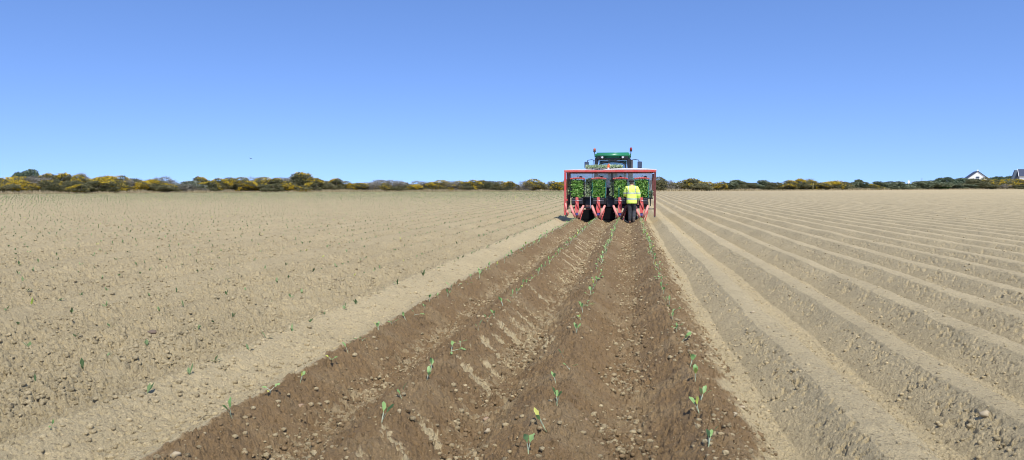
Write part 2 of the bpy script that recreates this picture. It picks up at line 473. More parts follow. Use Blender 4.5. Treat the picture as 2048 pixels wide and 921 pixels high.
# ------------------------------------------------------------------ pebbles and crumbs
def ico(sub=1):
    bm = bmesh.new(); bmesh.ops.create_icosphere(bm, subdivisions=sub, radius=1)
    v = np.array([p.co[:] for p in bm.verts]); f = np.array([[q.index for q in p.verts] for p in bm.faces]); bm.free()
    return v, f
def scatter_lumps(name, pts, rad, moist, mat, seed, flat=.65, label=None, cat=None, sub=1):
    r = np.random.RandomState(seed); bv, bf = ico(sub)
    n = len(pts)
    var = []
    for k in range(10):
        d = 1+.30*np.array([vnoise(bv[:, 0]*1.3+k*9+bv[:, 2]*.9, bv[:, 1]*1.3+bv[:, 2]*1.1, k*7+seed)]).T*1.3
        var.append(bv*d)
    var = np.array(var)
    vi = r.randint(0, 10, n); ang = r.rand(n)*6.283
    V = var[vi]*rad[:, None, None]
    V[:, :, 0] *= (.8+.5*r.rand(n))[:, None]; V[:, :, 2] *= (flat*(.8+.5*r.rand(n)))[:, None]
    c, s = np.cos(ang)[:, None], np.sin(ang)[:, None]
    x = V[:, :, 0]*c-V[:, :, 1]*s; y = V[:, :, 0]*s+V[:, :, 1]*c
    V = np.stack([x, y, V[:, :, 2]], -1)+pts[:, None, :]
    nb = len(bv)
    Fc = (bf[None]+(np.arange(n)*nb)[:, None, None]).reshape(-1, 3)
    o = mesh_np(name, V.reshape(-1, 3), Fc, mat, smooth=True)
    at = o.data.attributes.new('moist', 'FLOAT', 'POINT'); at.data.foreach_set('value', np.repeat(moist, nb).astype(np.float32))
    at = o.data.attributes.new('tone', 'FLOAT', 'POINT'); at.data.foreach_set('value', np.repeat(r.rand(n)*5-2.2, nb).astype(np.float32))
    tag(o, label, cat, kind='stuff')
    return o
def make_lumps():
    r = np.random.RandomState(4)
    # light stones in the worked strip
    N = 95000
    Y = 2.6*(30/2.6)**(r.rand(N)**1.05); X = BX0+.02+r.rand(N)*(BX1+.10-BX0)
    p = np.abs((X-R4)/SP-np.floor((X-R4)/SP+.5))*SP
    keep = r.rand(N) < (.10+.75*sm(.2, .4, p)+.55*np.exp(-((X-.50)/.12)**2))
    keep &= r.rand(N) < (.45+1.4*vnoise(X*2.5, Y*2.5, 301))
    X = X[keep]; Y = Y[keep]
    z, m, t = ground(X, Y, 1)
    rad = (.0036+.015*r.rand(len(X))**3.6)*(1+Y*.03)
    scatter_lumps('pebbles', np.stack([X, Y, z+rad*.30], -1), rad, np.where(r.rand(len(X)) < .55, .05+.35*r.rand(len(X)), .9), M_SOIL, 5,
                  label='small tan pebbles and dry crumbs strewn over the dark worked soil', cat='pebbles')
    # crumbly clods on the dry soil
    N = 160000
    rr = 2.6*(65/2.6)**(r.rand(N)); az = R(-48)+r.rand(N)*R(78)
    X = rr*np.sin(az); Y = rr*np.cos(az)
    right = X > BX1+.02; leftm = X < BX0-.1
    p = np.abs((X-R4)/SP-np.floor((X-R4)/SP+.5))*SP
    pr = np.where(leftm, .62-.45*np.maximum(sm(-1.02, -.7, X-BX0), .7*sm(.27, .20, ((BX0-X)/(4*SP)) % 1)), np.where(right, .07+.16*sm(.10, .22, p)+.45*sm(.36, .42, p)*(X < 1.3), 0))
    keep = r.rand(N) < pr*(.6+2.2*fbm(X*1.9, Y*1.9, 302, 3))
    X = X[keep]; Y = Y[keep]
    z, m, t = ground(X, Y, 1)
    rad = (.0045+.019*r.rand(len(X))**3.4)*(1+Y*.02)
    rad = np.where(X > 0, rad*.75, rad)
    scatter_lumps('soil_clods', np.stack([X, Y, z+rad*.25], -1), rad, r.rand(len(X))*.0, M_SOIL, 6, flat=.7,
                  label='loose crumbly clods of dry tan soil lying over the pale field', cat='clods')
make_lumps()

# ------------------------------------------------------------------ single stones
def stone(px, py, h_above, size, label, mat, seed, flat=.7):
    d = ray(px, py); t = (CAM.z-h_above)/-d.z
    x, y = CAM.x+d.x*t, CAM.y+d.y*t
    for _ in range(6):
        t = (CAM.z-gz(x, y)-size*.2)/-d.z; x, y = d.x*t, d.y*t
    bm = bmesh.new(); bmesh.ops.create_icosphere(bm, subdivisions=3, radius=size)
    rr = random.Random(seed)
    ax = [Vector((rr.uniform(-1, 1), rr.uniform(-1, 1), rr.uniform(-1, 1))).normalized() for _ in range(7)]
    for v in bm.verts:
        n = v.co.normalized()
        for a in ax:                               # facets
            k = n.dot(a)
            if k > .72: v.co -= a*size*(k-.72)*.9
        v.co *= 1+.10*math.sin(n.x*7+seed)*math.sin(n.y*6)*math.cos(n.z*8)
        v.co.z *= flat; v.co.x *= 1.2
    for f in bm.faces: f.smooth = True
    me = bpy.data.meshes.new('stone'); bm.to_mesh(me); bm.free(); me.materials.append(mat)
    o = bpy.data.objects.new('stone' if mat is not M_CLOD else 'soil_clod', me); o.location = (x, y, gz(x, y)+size*flat*.45); o.rotation_euler = (0, 0, rr.random()*6)
    link(o); tag(o, label, 'stone' if mat is not M_CLOD else 'clod')
M_STONE = plain('pale_stone', (.40, .325, .20), .9, var=.2, scale=30, bump=.004)
M_STONED = plain('brown_stone', (.34, .235, .14), .9, var=.2, scale=30, bump=.004)
M_CLOD = plain('damp_clod', (.15, .11, .075), .95, var=.3, scale=30, bump=.008)
for a in [(1971, 815, 0, .026, 'large pale stone casting a shadow on the ridge near the right edge', M_STONE, 1, .9),
          (304, 645, 0, .036, 'dark brown clod alone on the pale left part of the field', M_CLOD, 2, .6),
          (2037, 678, -.1, .034, 'dark clod in the furrow at the far right edge', M_CLOD, 3, .9),
          (602, 797, 0, .017, 'smooth oval brown stone beside the leftmost planted row', M_STONED, 4, .6),
          (351, 911, -.05, .021, 'pale stone at bottom left just inside the dark soil', M_STONE, 5, .7),
          (1468, 830, -.12, .018, 'pale stone at the right edge of the dark soil, bottom right', M_STONE, 6, .7),
          (973, 840, -.12, .020, 'rounded brown stone low in the furrow between second and third rows', M_STONED, 7, .8),
          (1485, 816, -.12, .020, 'pale oval stone where the dark soil meets the pale furrow', M_STONE, 8, .6),
          (1172, 842, -.1, .015, 'brown stone beside the flattened flank right of third row', M_STONED, 9, .7),
          (975, 845+20, -.14, .018, 'pale stone among crumbs at the foot of the dry smear', M_STONE, 10, .8),
          (1505, 625, 0, .022, 'pale lump on the ridge crest right of the dark strip', M_STONE, 11, .7)]:
    stone(*a)

# ------------------------------------------------------------------ seedlings
def leaf_geo(L, W, lean, az, z0, x0=0, y0=0, stem=.45, curl=.7, nseg=7):
    """petiole + oval blade as a curved strip; returns verts, faces, matidx"""
    V = []; Fc = []; MI = []
    d = Vector((math.cos(az), math.sin(az), 0)); sd = Vector((-math.sin(az), math.cos(az), 0))
    p = Vector((x0, y0, z0)); a = lean
    n = nseg+4
    for i in range(n+1):
        t = i/n
        if t < stem: w = .0022+.0006*(1-t)
        else:
            s = (t-stem)/(1-stem); w = max(.0008, W*.5*math.sin(min(1, s*1.02)*math.pi)**.75)
        cup = w*(.35+.30*math.sin(i*2.1+az*3)); sk = w*.22*math.sin(i*1.7+az*5)
        V += [p-sd*(w+sk)+Vector((0, 0, cup)), p.copy(), p+sd*(w-sk)+Vector((0, 0, cup*.8))]
        if i < n:
            k = i*3
            Fc += [(k, k+1, k+4, k+3), (k+1, k+2, k+5, k+4)]; MI += [1 if t < stem-.02 else 0]*2
        a2 = a + curl*t*t
        p = p + (d*math.sin(a2)+Vector((0, 0, 1))*math.cos(a2))*(L/n)
    return V, Fc, MI
def leaf_obj(L, W, lean, az, z0, mats, name='leaf'):
    v, f, mi = leaf_geo(L, W, lean, az, z0)
    me = bpy.data.meshes.new(name); me.from_pydata([tuple(q) for q in v], [], f)
    for m in mats: me.materials.append(m)
    me.polygons.foreach_set('material_index', mi); me.polygons.foreach_set('use_smooth', [True]*len(f))
    return bpy.data.objects.new(name, me)
protos = []
def seedling_proto(k):
    rr = random.Random(100+k)
    bm = MB(); bm.tube((0, 0, -.03), (.002, 0, .022), .0028, .0022, 6)
    root = bm.build('cabbage_seedling', M_STEM); COL.objects.unlink(root)
    kids = []
    nl = rr.choice([2, 2, 3, 3]); a0 = rr.random()*6.28
    for i in range(nl):
        L = rr.uniform(.07, .12); W = rr.uniform(.018, .031)
        lean = rr.uniform(.03, .50) if k % 5 else rr.uniform(.8, 1.3)
        mats = [M_CABY if (i == 0 and k % 4 == 1) else M_CAB, M_STEM]
        lo = leaf_obj(L, W, lean, a0+i*6.28/nl+rr.uniform(-.5, .5), .012, mats)
        kids.append(lo)
    return root, kids
protos = [seedling_proto(k) for k in range(16)]
# single-mesh version for small ones
def merged(k):
    root, kids = protos[k]
    bm = bmesh.new(); mats = [M_CAB, M_STEM, M_CABY]
    for o in [root]+kids:
        tmp = bmesh.new(); tmp.from_mesh(o.data)
        for f in tmp.faces:
            f.material_index = mats.index(o.data.materials[f.material_index])
        t = bpy.data.meshes.new('t'); tmp.to_mesh(t); tmp.free(); bm.from_mesh(t); bpy.data.meshes.remove(t)
    me = bpy.data.meshes.new('cabbage_seedling'); bm.to_mesh(me); bm.free()
    for m in mats: me.materials.append(m)
    return me
mprotos = [merged(k) for k in range(16)]
used_proto = set()
def place_seedling(k, x, y, z, rz, sc, tilt, label, group, parts=True):
    if parts:
        root, kids = protos[k]
        o = root if k not in used_proto else root.copy()
        first = k not in used_proto; used_proto.add(k)
        link(o)
        for q in kids:
            c = q if first else q.copy()
            link(c, o)
    else:
        o = bpy.data.objects.new('cabbage_seedling', mprotos[k]); link(o)
    o.location = (x, y, z); o.rotation_euler = (tilt[0], tilt[1], rz); o.scale = (sc, sc, sc)
    tag(o, label, 'seedling', group)
ROWN = ['leftmost planted row', 'second planted row from the left', 'third planted row from the left', 'rightmost planted row']
def row_x(i): return R4-SP*(3-i)
row_first = [[3.62, 4.05, 4.42, 4.9, 5.22, 5.58, 5.98, 6.33, 6.7], [3.66, 4.1, 4.55, 4.75, 5.35, 5.55, 6.2, 6.55, 6.95, 7.4],
             [3.35, 3.72, 4.15, 4.62, 4.95, 5.3, 5.42, 6.2, 6.8, 7.3], [3.55, 4.1, 4.3, 4.75, 5.2, 6.0, 6.4, 6.6, 7.0]]
rs_ = random.Random(21)
tot = 0
for i in range(4):
    ys = list(row_first[i])
    while ys[-1] < 29.2: ys.append(ys[-1]+rs_.uniform(.25, .40))
    if rs_.random() < .5: pass
    pos = [(row_x(i)+rs_.gauss(0, .018)+(.0 if i else .06), y) for y in ys]
    for n, (x, y) in enumerate(pos):
        if n and rs_.random() < .03: continue
        k = rs_.randrange(16)
        look = 'yellowing green' if k % 4 == 1 else 'drooping green' if k % 5 == 0 else 'upright green'
        lb = f'{look} seedling, {ordinal(n+1)} nearest in the {ROWN[i]} of dark soil'
        place_seedling(k, x, y, gz(x, y)-.002, rs_.random()*6.28, rs_.uniform(.68, 1.08)*(1.2 if y > 12 else 1), (rs_.gauss(0, .2), rs_.gauss(0, .2)), lb,
                       'seedlings in the four freshly planted rows', parts=y < 14)
        tot += 1
print('strip seedlings', tot)
# settled part of the field at left: nearest ones are things, the rest one mass
rows_left = []
left_near = []
for kx in range(1, 130):
    x = row_x(0)-SP*kx-(.0)
    y = 2.2
    while y < 185:
        y += rs_.uniform(.30, .48)
        d = math.hypot(x, y)
        azm = math.degrees(math.atan2(x, y))
        if azm < -50: continue
        # stops short of the hedge
        if d > 100: 
            Dh = 104+(azm+45)*1.6
            if y*math.cos(PSI)-x*math.sin(PSI) > Dh-3: break
        if rs_.random() < (.30 if d < 9 else .35 if d < 22 else .08): continue
        (left_near if d < 30 else rows_left).append((x+rs_.gauss(0, .03), y, d, kx))
left_near.sort(key=lambda t: t[2])
budget = max(0, 300-tot)
promote = left_near[:budget]; rows_left += left_near[budget:]
cnt = {}
for (x, y, d, kx) in promote:
    cnt[kx] = cnt.get(kx, 0)+1
    k = rs_.randrange(16)
    look = 'yellowing' if k % 4 == 1 else 'limp' if k % 5 == 0 else 'small pale green'
    lb = f'{look} seedling in pale soil, {ordinal(cnt[kx])} nearest of {ordinal(kx)} row left of dark strip'
    place_seedling(k, x, y, gz(x, y)-.004, rs_.random()*6.28, rs_.uniform(.50, .85), (rs_.gauss(0, .65), rs_.gauss(0, .65)), lb,
                   'seedlings in the settled pale soil', parts=d < 9)
def mass():
    r = np.random.RandomState(3)
    P = np.array([(a[0], a[1]) for a in rows_left]); n = len(P)
    z, _, _ = ground(P[:, 0], P[:, 1], 0)
    V = []; 
    nl = 3
    base = np.concatenate([P, z[:, None]+0*P[:, :1]], 1)
    ang = r.rand(n, nl)*6.283; dd = np.hypot(P[:, 0], P[:, 1])[:, None]; fs = 1.3+1.0*sm(40, 90, dd); L = (.02+.05*r.rand(n, nl))*fs; W = (.005+.008*r.rand(n, nl))*fs; ln = .1+1.2*r.rand(n, nl)
    d = np.stack([np.cos(ang)*np.sin(ln), np.sin(ang)*np.sin(ln), np.cos(ln)], -1)
    s = np.stack([-np.sin(ang), np.cos(ang), 0*ang], -1)
    b = base[:, None, :]
    p0 = b+0*d; p1 = b+d*L[..., None]*.6+s*W[..., None]; p2 = b+d*L[..., None]; p3 = b+d*L[..., None]*.6-s*W[..., None]
    V = np.stack([p0, p1, p2, p3], 2).reshape(-1, 3)
    f = np.arange(n*nl*4).reshape(-1, 4)
    mi = np.repeat((r.rand(n) < .025).astype(int), nl)
    o = mesh_np('young_crop', V, f, [M_CROP, M_CABY], mi=mi)
    tag(o, 'thousands of tiny seedlings dotting the pale field towards the left hedge', 'crop', kind='stuff')
    print('mass', n)
mass()

# ------------------------------------------------------------------ hedge
def bush_mesh(seed, n, style):
    """unit bush: width ~1, height 1, base at z 0"""
    r = np.random.RandomState(seed)
    nb = r.randint(10, 16)
    C = []; Rd = []
    for k in range(nb):
        a = r.rand()*6.283; q = r.rand()**.6*.36
        hh = .16+.62*r.rand()*(1-(q/.5)**2*.7)
        C.append((q*math.cos(a), q*math.sin(a), hh)); Rd.append(.13+.11*r.rand())
    C = np.array(C); Rd = np.array(Rd)
    ci = r.choice(nb, n, p=(Rd**2)/np.sum(Rd**2))
    d = r.normal(size=(n, 3)); d /= np.linalg.norm(d, axis=1)[:, None]
    rad = Rd[ci]*(.60+.50*r.rand(n)**.7)
    P = C[ci]+d*rad[:, None]
    P[:, 2] = np.abs(P[:, 2])
    P[:, 2] = np.minimum(P[:, 2], 1.02)
    up = np.array([0, 0, .5])
    D = d+r.normal(size=(n, 3))*.55+up; D /= np.linalg.norm(D, axis=1)[:, None]
    s = np.cross(D, r.normal(size=(n, 3))); s /= np.linalg.norm(s, axis=1)[:, None]
    ll = {'gorse': .075, 'grey': .10, 'green': .055, 'tree': .05}[style]
    ww = {'gorse': .013, 'grey': .007, 'green': .022, 'tree': .024}[style]
    L = ll*(.6+.8*r.rand(n)); W = ww*(.6+.8*r.rand(n))
    V = np.stack([P-s*W[:, None], P+s*W[:, None], P+D*L[:, None]+s*W[:, None]*.5, P+D*L[:, None]-s*W[:, None]*.5], 1)
    keep = P[:, 2] > .0
    return P[keep], V[keep], d[keep], ci[keep], r
def build_bush_protos():
    out = {}
    for v in range(6):
        P, V, d, ci, r = bush_mesh(40+v, 5200, 'gorse')
        f = np.arange(len(V)*4).reshape(-1, 4)
        for lev, frac in enumerate((0, .3, .62, .95)):
            cl = r.rand(40)
            score = vnoise(P[:, 0]*7+v*3, P[:, 2]*7+P[:, 1]*5, v)+.5 + .25*(P[:, 2]-.4) + .15*(cl[ci]-.5)
            thr = np.quantile(score, 1-frac*.55) if frac else 9
            bl = (score > thr) & (r.rand(len(P)) < .66)
            g = mesh_np('foliage', V[~bl].reshape(-1, 3), np.arange((~bl).sum()*4).reshape(-1, 4), M_GORSE if v % 2 else M_GORSE2, do_link=False).data
            b = None
            if bl.sum():
                b = mesh_np('blossom', V[bl].reshape(-1, 3), np.arange(bl.sum()*4).reshape(-1, 4), M_BLOSSOM, do_link=False).data
            out[('gorse', v, lev)] = (g, b)
    for style, mat, n in (('grey', M_GREY, 2600), ('green', M_SPRING, 4600), ('tree', M_PINE, 5200), ('white', M_PALE, 3600), ('bright', M_BRIGHT, 4000)):
        for v in range(3):
            P, V, d, ci, r = bush_mesh(80+v+len(style)*7, n, {'white': 'green', 'bright': 'green'}.get(style, style))
            if style == 'white':
                bl = r.rand(len(P)) < .5
                g = mesh_np('foliage', V[~bl].reshape(-1, 3), np.arange((~bl).sum()*4).reshape(-1, 4), M_SPRING, do_link=False).data
                b = mesh_np('blossom', V[bl].reshape(-1, 3), np.arange(bl.sum()*4).reshape(-1, 4), M_PALE, do_link=False).data
            else:
                g = mesh_np('foliage', V.reshape(-1, 3), np.arange(len(V)*4).reshape(-1, 4), mat, do_link=False).data; b = None
            out[(style, v, 0)] = (g, b)
    return out
BP = build_bush_protos()
def stems_mesh(seed):
    rr = random.Random(seed); mb = MB()
    for k in range(7):
        a = rr.random()*6.28; q = rr.uniform(.02, .1); e = rr.uniform(.15, .4)
        mb.tube((q*math.cos(a), q*math.sin(a), -.03), (e*math.cos(a), e*math.sin(a), rr.uniform(.3, .75)), .014, .004, 5)
    o = mb.build('stem', M_WOOD); COL.objects.unlink(o); return o.data
STEMS = [stems_mesh(i) for i in range(3)]
def trunk_mesh(seed):
    rr = random.Random(seed); mb = MB()
    mb.tube((0, 0, -.03), (.01, 0, .4), .035, .024, 7)
    for k in range(6):
        a = rr.random()*6.28; e = rr.uniform(.12, .3)
        mb.tube((.01, 0, rr.uniform(.28, .4)), (e*math.cos(a), e*math.sin(a), rr.uniform(.55, .9)), .016, .004, 5)
    o = mb.build('trunk', M_WOOD); COL.objects.unlink(o); return o.data
TRUNK = trunk_mesh(1)
KIND = {'gorse': 'gorse_bush', 'grey': 'bare_shrub', 'green': 'green_shrub', 'tree': 'tree', 'white': 'flowering_shrub', 'bright': 'green_shrub'}
def hedge_D(px): return float(np.interp(px, [-60, 0, 300, 500, 700, 1000, 1330, 1700, 2048, 2120], [107, 108, 120, 133, 143, 150, 158, 170, 192, 196]))
def bush(px, top, wpx, style, lev, label, back=0., lift=0., group=None, seed=None):
    D = hedge_D(px)+back
    x, y = at_dist(px, D)
    z0 = float(big(np.array([x]), np.array([y]))[0]) + lift
    h = zpix(top, D)-z0
    w = wpx*D/F*(1.2+.6*((px*7.3+top*3.1) % 1))
    rr = random.Random(int(px*13+top*7+back*3))
    v = rr.randrange(6 if style == 'gorse' else 3)
    g, b = BP[(style, v, lev if style == 'gorse' else 0)]
    e = empty(KIND[style], (x, y, z0-.05), rr.random()*6.28)
    e.scale = (w, w*.85, h)
    link(bpy.data.objects.new('foliage', g), e)
    if b: link(bpy.data.objects.new('blossom', b), e)
    link(bpy.data.objects.new('trunk' if style == 'tree' else 'stem', TRUNK if style == 'tree' else STEMS[v % 3]), e)
    tag(e, label, {'gorse': 'gorse bush', 'grey': 'shrub', 'green': 'shrub', 'tree': 'tree', 'white': 'shrub', 'bright': 'shrub'}[style], group or 'bushes of the field hedge')
    return e
H = []   # px, top, width px, style, level, back
H += [(-22, 345, 60, 'gorse', 2, 0), (8, 342, 62, 'gorse', 3, 2), (32, 350, 50, 'gorse', 2, 0), (14, 364, 56, 'gorse', 3, -3), (38, 362, 50, 'gorse', 3, -2), (62, 353, 44, 'grey', 0, 0),
      (76, 356, 44, 'grey', 0, -1), (97, 350, 46, 'gorse', 1, 1), (112, 358, 40, 'gorse', 1, -2), (128, 349, 46, 'gorse', 3, 1), (140, 362, 44, 'gorse', 0, -3), (158, 352, 40, 'gorse', 2, 0),
      (182, 347, 52, 'gorse', 3, 2), (190, 364, 52, 'gorse', 0, -3), (212, 349, 48, 'gorse', 2, 0), (224, 360, 44, 'gorse', 2, -2), (243, 350, 44, 'gorse', 2, 1), (160, 370, 36, 'gorse', 2, -5),
      (262, 357, 36, 'grey', 0, 0), (283, 357, 38, 'gorse', 3, 0), (308, 361, 36, 'gorse', 1, 0), (328, 360, 42, 'gorse', 2, 0), (335, 367, 40, 'gorse', 0, -3), (324, 354, 40, 'grey', 0, 5),
      (352, 357, 40, 'grey', 0, 3), (368, 361, 44, 'white', 0, 0), (392, 361, 46, 'white', 0, 0), (382, 366, 40, 'grey', 0, -2), (402, 356, 36, 'gorse', 1, 2), (415, 362, 40, 'gorse', 1, -1),
      (440, 357, 42, 'gorse', 2, 0), (462, 358, 40, 'gorse', 1, 1), (484, 357, 42, 'gorse', 1, 0), (505, 358, 40, 'gorse', 2, 0), (530, 356, 46, 'gorse', 2, 1), (552, 358, 42, 'gorse', 2, 0),
      (545, 368, 36, 'gorse', 0, -3), (574, 355, 36, 'grey', 0, 3), (582, 361, 34, 'gorse', 1, 0), (604, 348, 50, 'gorse', 1, 0), (592, 367, 34, 'gorse', 3, -3), (630, 359, 36, 'gorse', 1, 0),
      (622, 369, 34, 'gorse', 1, -3), (650, 365, 32, 'gorse', 0, 0), (672, 360, 36, 'gorse', 1, 0), (698, 362, 38, 'gorse', 2, 0), (722, 364, 36, 'gorse', 1, 0), (745, 365, 36, 'grey', 0, 0),
      (765, 361, 40, 'grey', 0, 2), (772, 368, 34, 'gorse', 2, -1), (792, 361, 40, 'grey', 0, 0), (812, 364, 36, 'gorse', 1, 0), (832, 370, 36, 'gorse', 3, -2), (842, 364, 36, 'grey', 0, 1),
      (862, 365, 34, 'gorse', 1, 0), (884, 364, 36, 'gorse', 2, 0), (906, 363, 38, 'grey', 0, 0), (925, 362, 38, 'gorse', 1, 0), (948, 362, 38, 'gorse', 2, 0), (972, 361, 40, 'gorse', 0, 0),
      (996, 363, 38, 'gorse', 1, 0), (1018, 364, 36, 'gorse', 2, 0), (1045, 362, 38, 'grey', 0, 0), (1066, 362, 38, 'gorse', 2, 0), (1090, 365, 36, 'grey', 0, 0), (1112, 363, 38, 'gorse', 2, 0),
      (1138, 362, 38, 'gorse', 1, 0), (1165, 362, 38, 'gorse', 1, 0), (1195, 362, 38, 'gorse', 1, 0), (1225, 362, 38, 'gorse', 1, 0), (1255, 362, 38, 'gorse', 1, 0), (1285, 362, 38, 'gorse', 1, 0),
      (1316, 357, 36, 'gorse', 0, 0), (1336, 361, 34, 'grey', 0, 0), (1358, 361, 36, 'gorse', 2, 0), (1382, 360, 38, 'gorse', 2, 0), (1404, 362, 36, 'gorse', 1, 0), (1398, 369, 32, 'gorse', 0, -3),
      (1426, 365, 32, 'gorse', 1, 0), (1440, 364, 34, 'gorse', 2, -1), (1462, 361, 36, 'green', 0, 0), (1482, 364, 34, 'gorse', 0, 0), (1500, 365, 36, 'green', 0, 0), (1516, 361, 36, 'green', 0, 1),
      (1538, 364, 34, 'gorse', 0, 0), (1558, 366, 34, 'gorse', 1, 0), (1580, 364, 36, 'gorse', 1, 0), (1600, 360, 36, 'gorse', 1, 0), (1624, 357, 26, 'grey', 0, 3), (1622, 365, 34, 'gorse', 1, 0),
      (1646, 363, 36, 'gorse', 1, 0), (1668, 362, 38, 'gorse', 2, 0), (1690, 365, 34, 'gorse', 1, 0), (1710, 360, 30, 'green', 0, 2), (1722, 366, 36, 'green', 0, 0), (1742, 370, 28, 'gorse', 2, -2),
      (1746, 364, 38, 'green', 0, 1), (1772, 364, 38, 'green', 0, 0), (1798, 364, 40, 'green', 0, 0), (1824, 364, 38, 'green', 0, 0), (1850, 362, 38, 'green', 0, 0), (1874, 366, 36, 'green', 0, 0),
      (1885, 369, 26, 'bright', 0, -2), (1902, 370, 34, 'green', 0, 0), (1924, 371, 34, 'green', 0, 0), (1946, 361, 34, 'gorse', 0, 0), (1936, 367, 28, 'gorse', 0, -1), (1970, 359, 34, 'gorse', 1, 0), (1990, 360, 36, 'gorse', 2, 0),
      (2012, 361, 36, 'gorse', 2, 0), (2034, 361, 36, 'gorse', 1, 0), (2060, 360, 40, 'gorse', 2, 0), (2090, 361, 40, 'gorse', 1, 0), (1960, 369, 34, 'gorse', 0, -3), (1998, 370, 36, 'grey', 0, -3), (2034, 370, 36, 'gorse', 0, -3)]
H.sort(key=lambda t: t[0])
lookn = {('gorse', 0): 'dark green gorse bush without blossom', ('gorse', 1): 'green gorse bush with sparse yellow blossom', ('gorse', 2): 'gorse bush dotted with yellow blossom',
         ('gorse', 3): 'gorse bush thick with yellow blossom', ('grey', 0): 'bare grey twiggy shrub', ('green', 0): 'grey-green leafy shrub', ('white', 0): 'pale whitish flowering shrub', ('bright', 0): 'bright green low shrub'}
counts = {}
for side in ('left', 'right'):
    items = [h for h in H if (h[0] < 1200) == (side == 'left')]
    if side == 'right': items = items[::-1]
    counts = {}
    for (px, top, w, st, lev, back) in items:
        if 1145 < px < 1300: continue
        counts[(st, lev)] = counts.get((st, lev), 0)+1
        low = 'low ' if back <= -2 else ''
        lb = f'{low}{lookn[(st, lev)]}, {ordinal(counts[(st, lev)])} such from hedge\'s {side} end'
        if px > 1325 and False: pass
        bush(px, top-(1.2 if px < 600 else 2.2)-1.8*((px*5.77) % 1), w, st, lev, lb, back)
# a few behind the machine that may show through gaps
for px in (1150, 1172, 1276, 1298):
    bush(px, 362, 38, 'gorse', 1, f'gorse bush showing just beside the planter, {"left" if px < 1200 else "right"} side', 0)
# trees beyond the hedge
T = [(38, 338, 28, 'left of two small rounded trees rising above the hedge at far left', 8), (60, 336, 30, 'right of two small rounded trees rising above the hedge at far left', 8),
     (1884, 351, 34, 'rounded green tree above the hedge left of the white house', 30), (1912, 352, 34, 'green tree just touching the left side of the white house', 30),
     (1862, 360, 30, 'low dark tree far left of the white house', 26), (1930, 352, 30, 'dark tree behind the left roof edge of the white house', 90),
     (1972, 352, 30, 'dark tree just right behind the white house gable', 90), (1990, 352, 34, 'second dark tree right behind the white house', 90),
     (2008, 351, 34, 'dark tree midway between the two houses', 90), (2024, 352, 30, 'dark tree touching the left side of the slate roofed house', 90)]
for px, top, w, lb, back in T:
    bush(px, top, w, 'tree', 0, lb, back, group='trees beyond the hedge')
for px, top, w, back, lb in [(165, 345, 34, 8, 'bare crown of twigs behind the yellow gorse'), (145, 347, 26, 8, 'small bare shrub left of the bare crown'), (515, 350, 26, 6, 'thin bare shrub leaning over the hedge'),
                         (560, 351, 24, 6, 'bare twiggy shrub left of the big dark bush'), (575, 350, 24, 7, 'bare twiggy shrub touching the big dark bush'),
                         (300, 355, 26, 6, 'low bare twigs above the hedge')]:
    bush(px, top, w, 'grey', 0, lb, back, group='bare shrubs behind the hedge')

# dry grass verge in front of the hedge
def verge():
    r = np.random.RandomState(9); n = 40000
    px = -60+r.rand(n)*2180
    D = np.array([hedge_D(p) for p in px])
    dens = .35+.65*sm(-.15, .2, fbm(px*.02, px*0, 61, 3))
    off = -6.5+7.5*r.rand(n)-3*sm(200, 40, px)*r.rand(n)
    u = (px-1024)/F
    DD = D+off
    x = DD*(-math.sin(PSI)+u*math.cos(PSI)); y = DD*(math.cos(PSI)+u*math.sin(PSI))
    z = big(x, y)
    hgt = (.12+.50*r.rand(n)**1.5)*(.35+dens)*(.5+.5*(off+6.5)/7)
    hgt *= 1+1.1*sm(200, 40, px)
    w = .02+.03*r.rand(n)
    a = r.rand(n)*3.14; lean = r.normal(size=(n, 2))*.35
    b = np.stack([x, y, z-.03], -1)
    s = np.stack([np.cos(a)*w, np.sin(a)*w, 0*w], -1)
    t = b+np.stack([lean[:, 0]*hgt, lean[:, 1]*hgt, hgt+.03], -1)
    V = np.stack([b-s*1.5, b+s*1.5, t+s*.4, t-s*.4], 1).reshape(-1, 3)
    o = mesh_np('dry_grass', V, np.arange(n*4).reshape(-1, 4), M_DRYGRASS)
    tag(o, 'strip of dry straw coloured grass along the foot of the hedge', 'grass', kind='stuff')
verge()

# ------------------------------------------------------------------ houses
M_WALL = plain('white_render', (.88, .87, .80), .85, var=.05, scale=1.5)
M_SLATE = plain('slate_roof', (.055, .065, .095), .55, var=.25, scale=4)
M_SLATEW = plain('slate_gable', (.10, .13, .16), .7, var=.2, scale=4)
M_PANE = plain('window_pane', (.06, .07, .09), .1)
def white_house():
    D = 262; x, y = at_dist(1953, D)
    z0 = .3; apex = zpix(343.5, D)-z0
    e = empty('house', (x, y, z0), -math.atan2(x, y)+R(6))
    W = 5.6; ev = apex-4.55; L = 11
    mb = MB(); mb.poly([(-W, 0, 0), (W, 0, 0), (W, 0, ev), (0, 0, apex), (-W, 0, ev)], (0, L, 0)); mb.build('wall', M_WALL, e)
    for s in (-1, 1):
        mb = MB(); n = Vector((s*(apex-ev), 0, W)).normalized()*.22
        a = Vector((0, -.25, apex)); b = Vector((s*(W+.45), -.25, ev-.45*(apex-ev)/W))
        mb.poly([a+n*.1, b+n*.1, b+n, a+n], (0, L+.5, 0)); mb.build('roof', M_SLATE, e)
    w = MB().box((.0, -.03, apex-2.35), (1.25, .1, 1.25)).build('window', M_WALL, e)
    MB().box((0, -.09, apex-2.35), (1.08, .06, 1.1)).build('pane', M_PANE, w)
    MB().box((0, -.13, apex-2.45), (1.08, .05, .07)).build('glazing_bar', M_WALL, w)
    MB().box((0, .8, apex+.25), (.5, .5, .7), bev=.03).build('chimney', M_WALL, e)
    tag(e, 'white rendered house gable with one small window above the right hedge', 'house')
white_house()
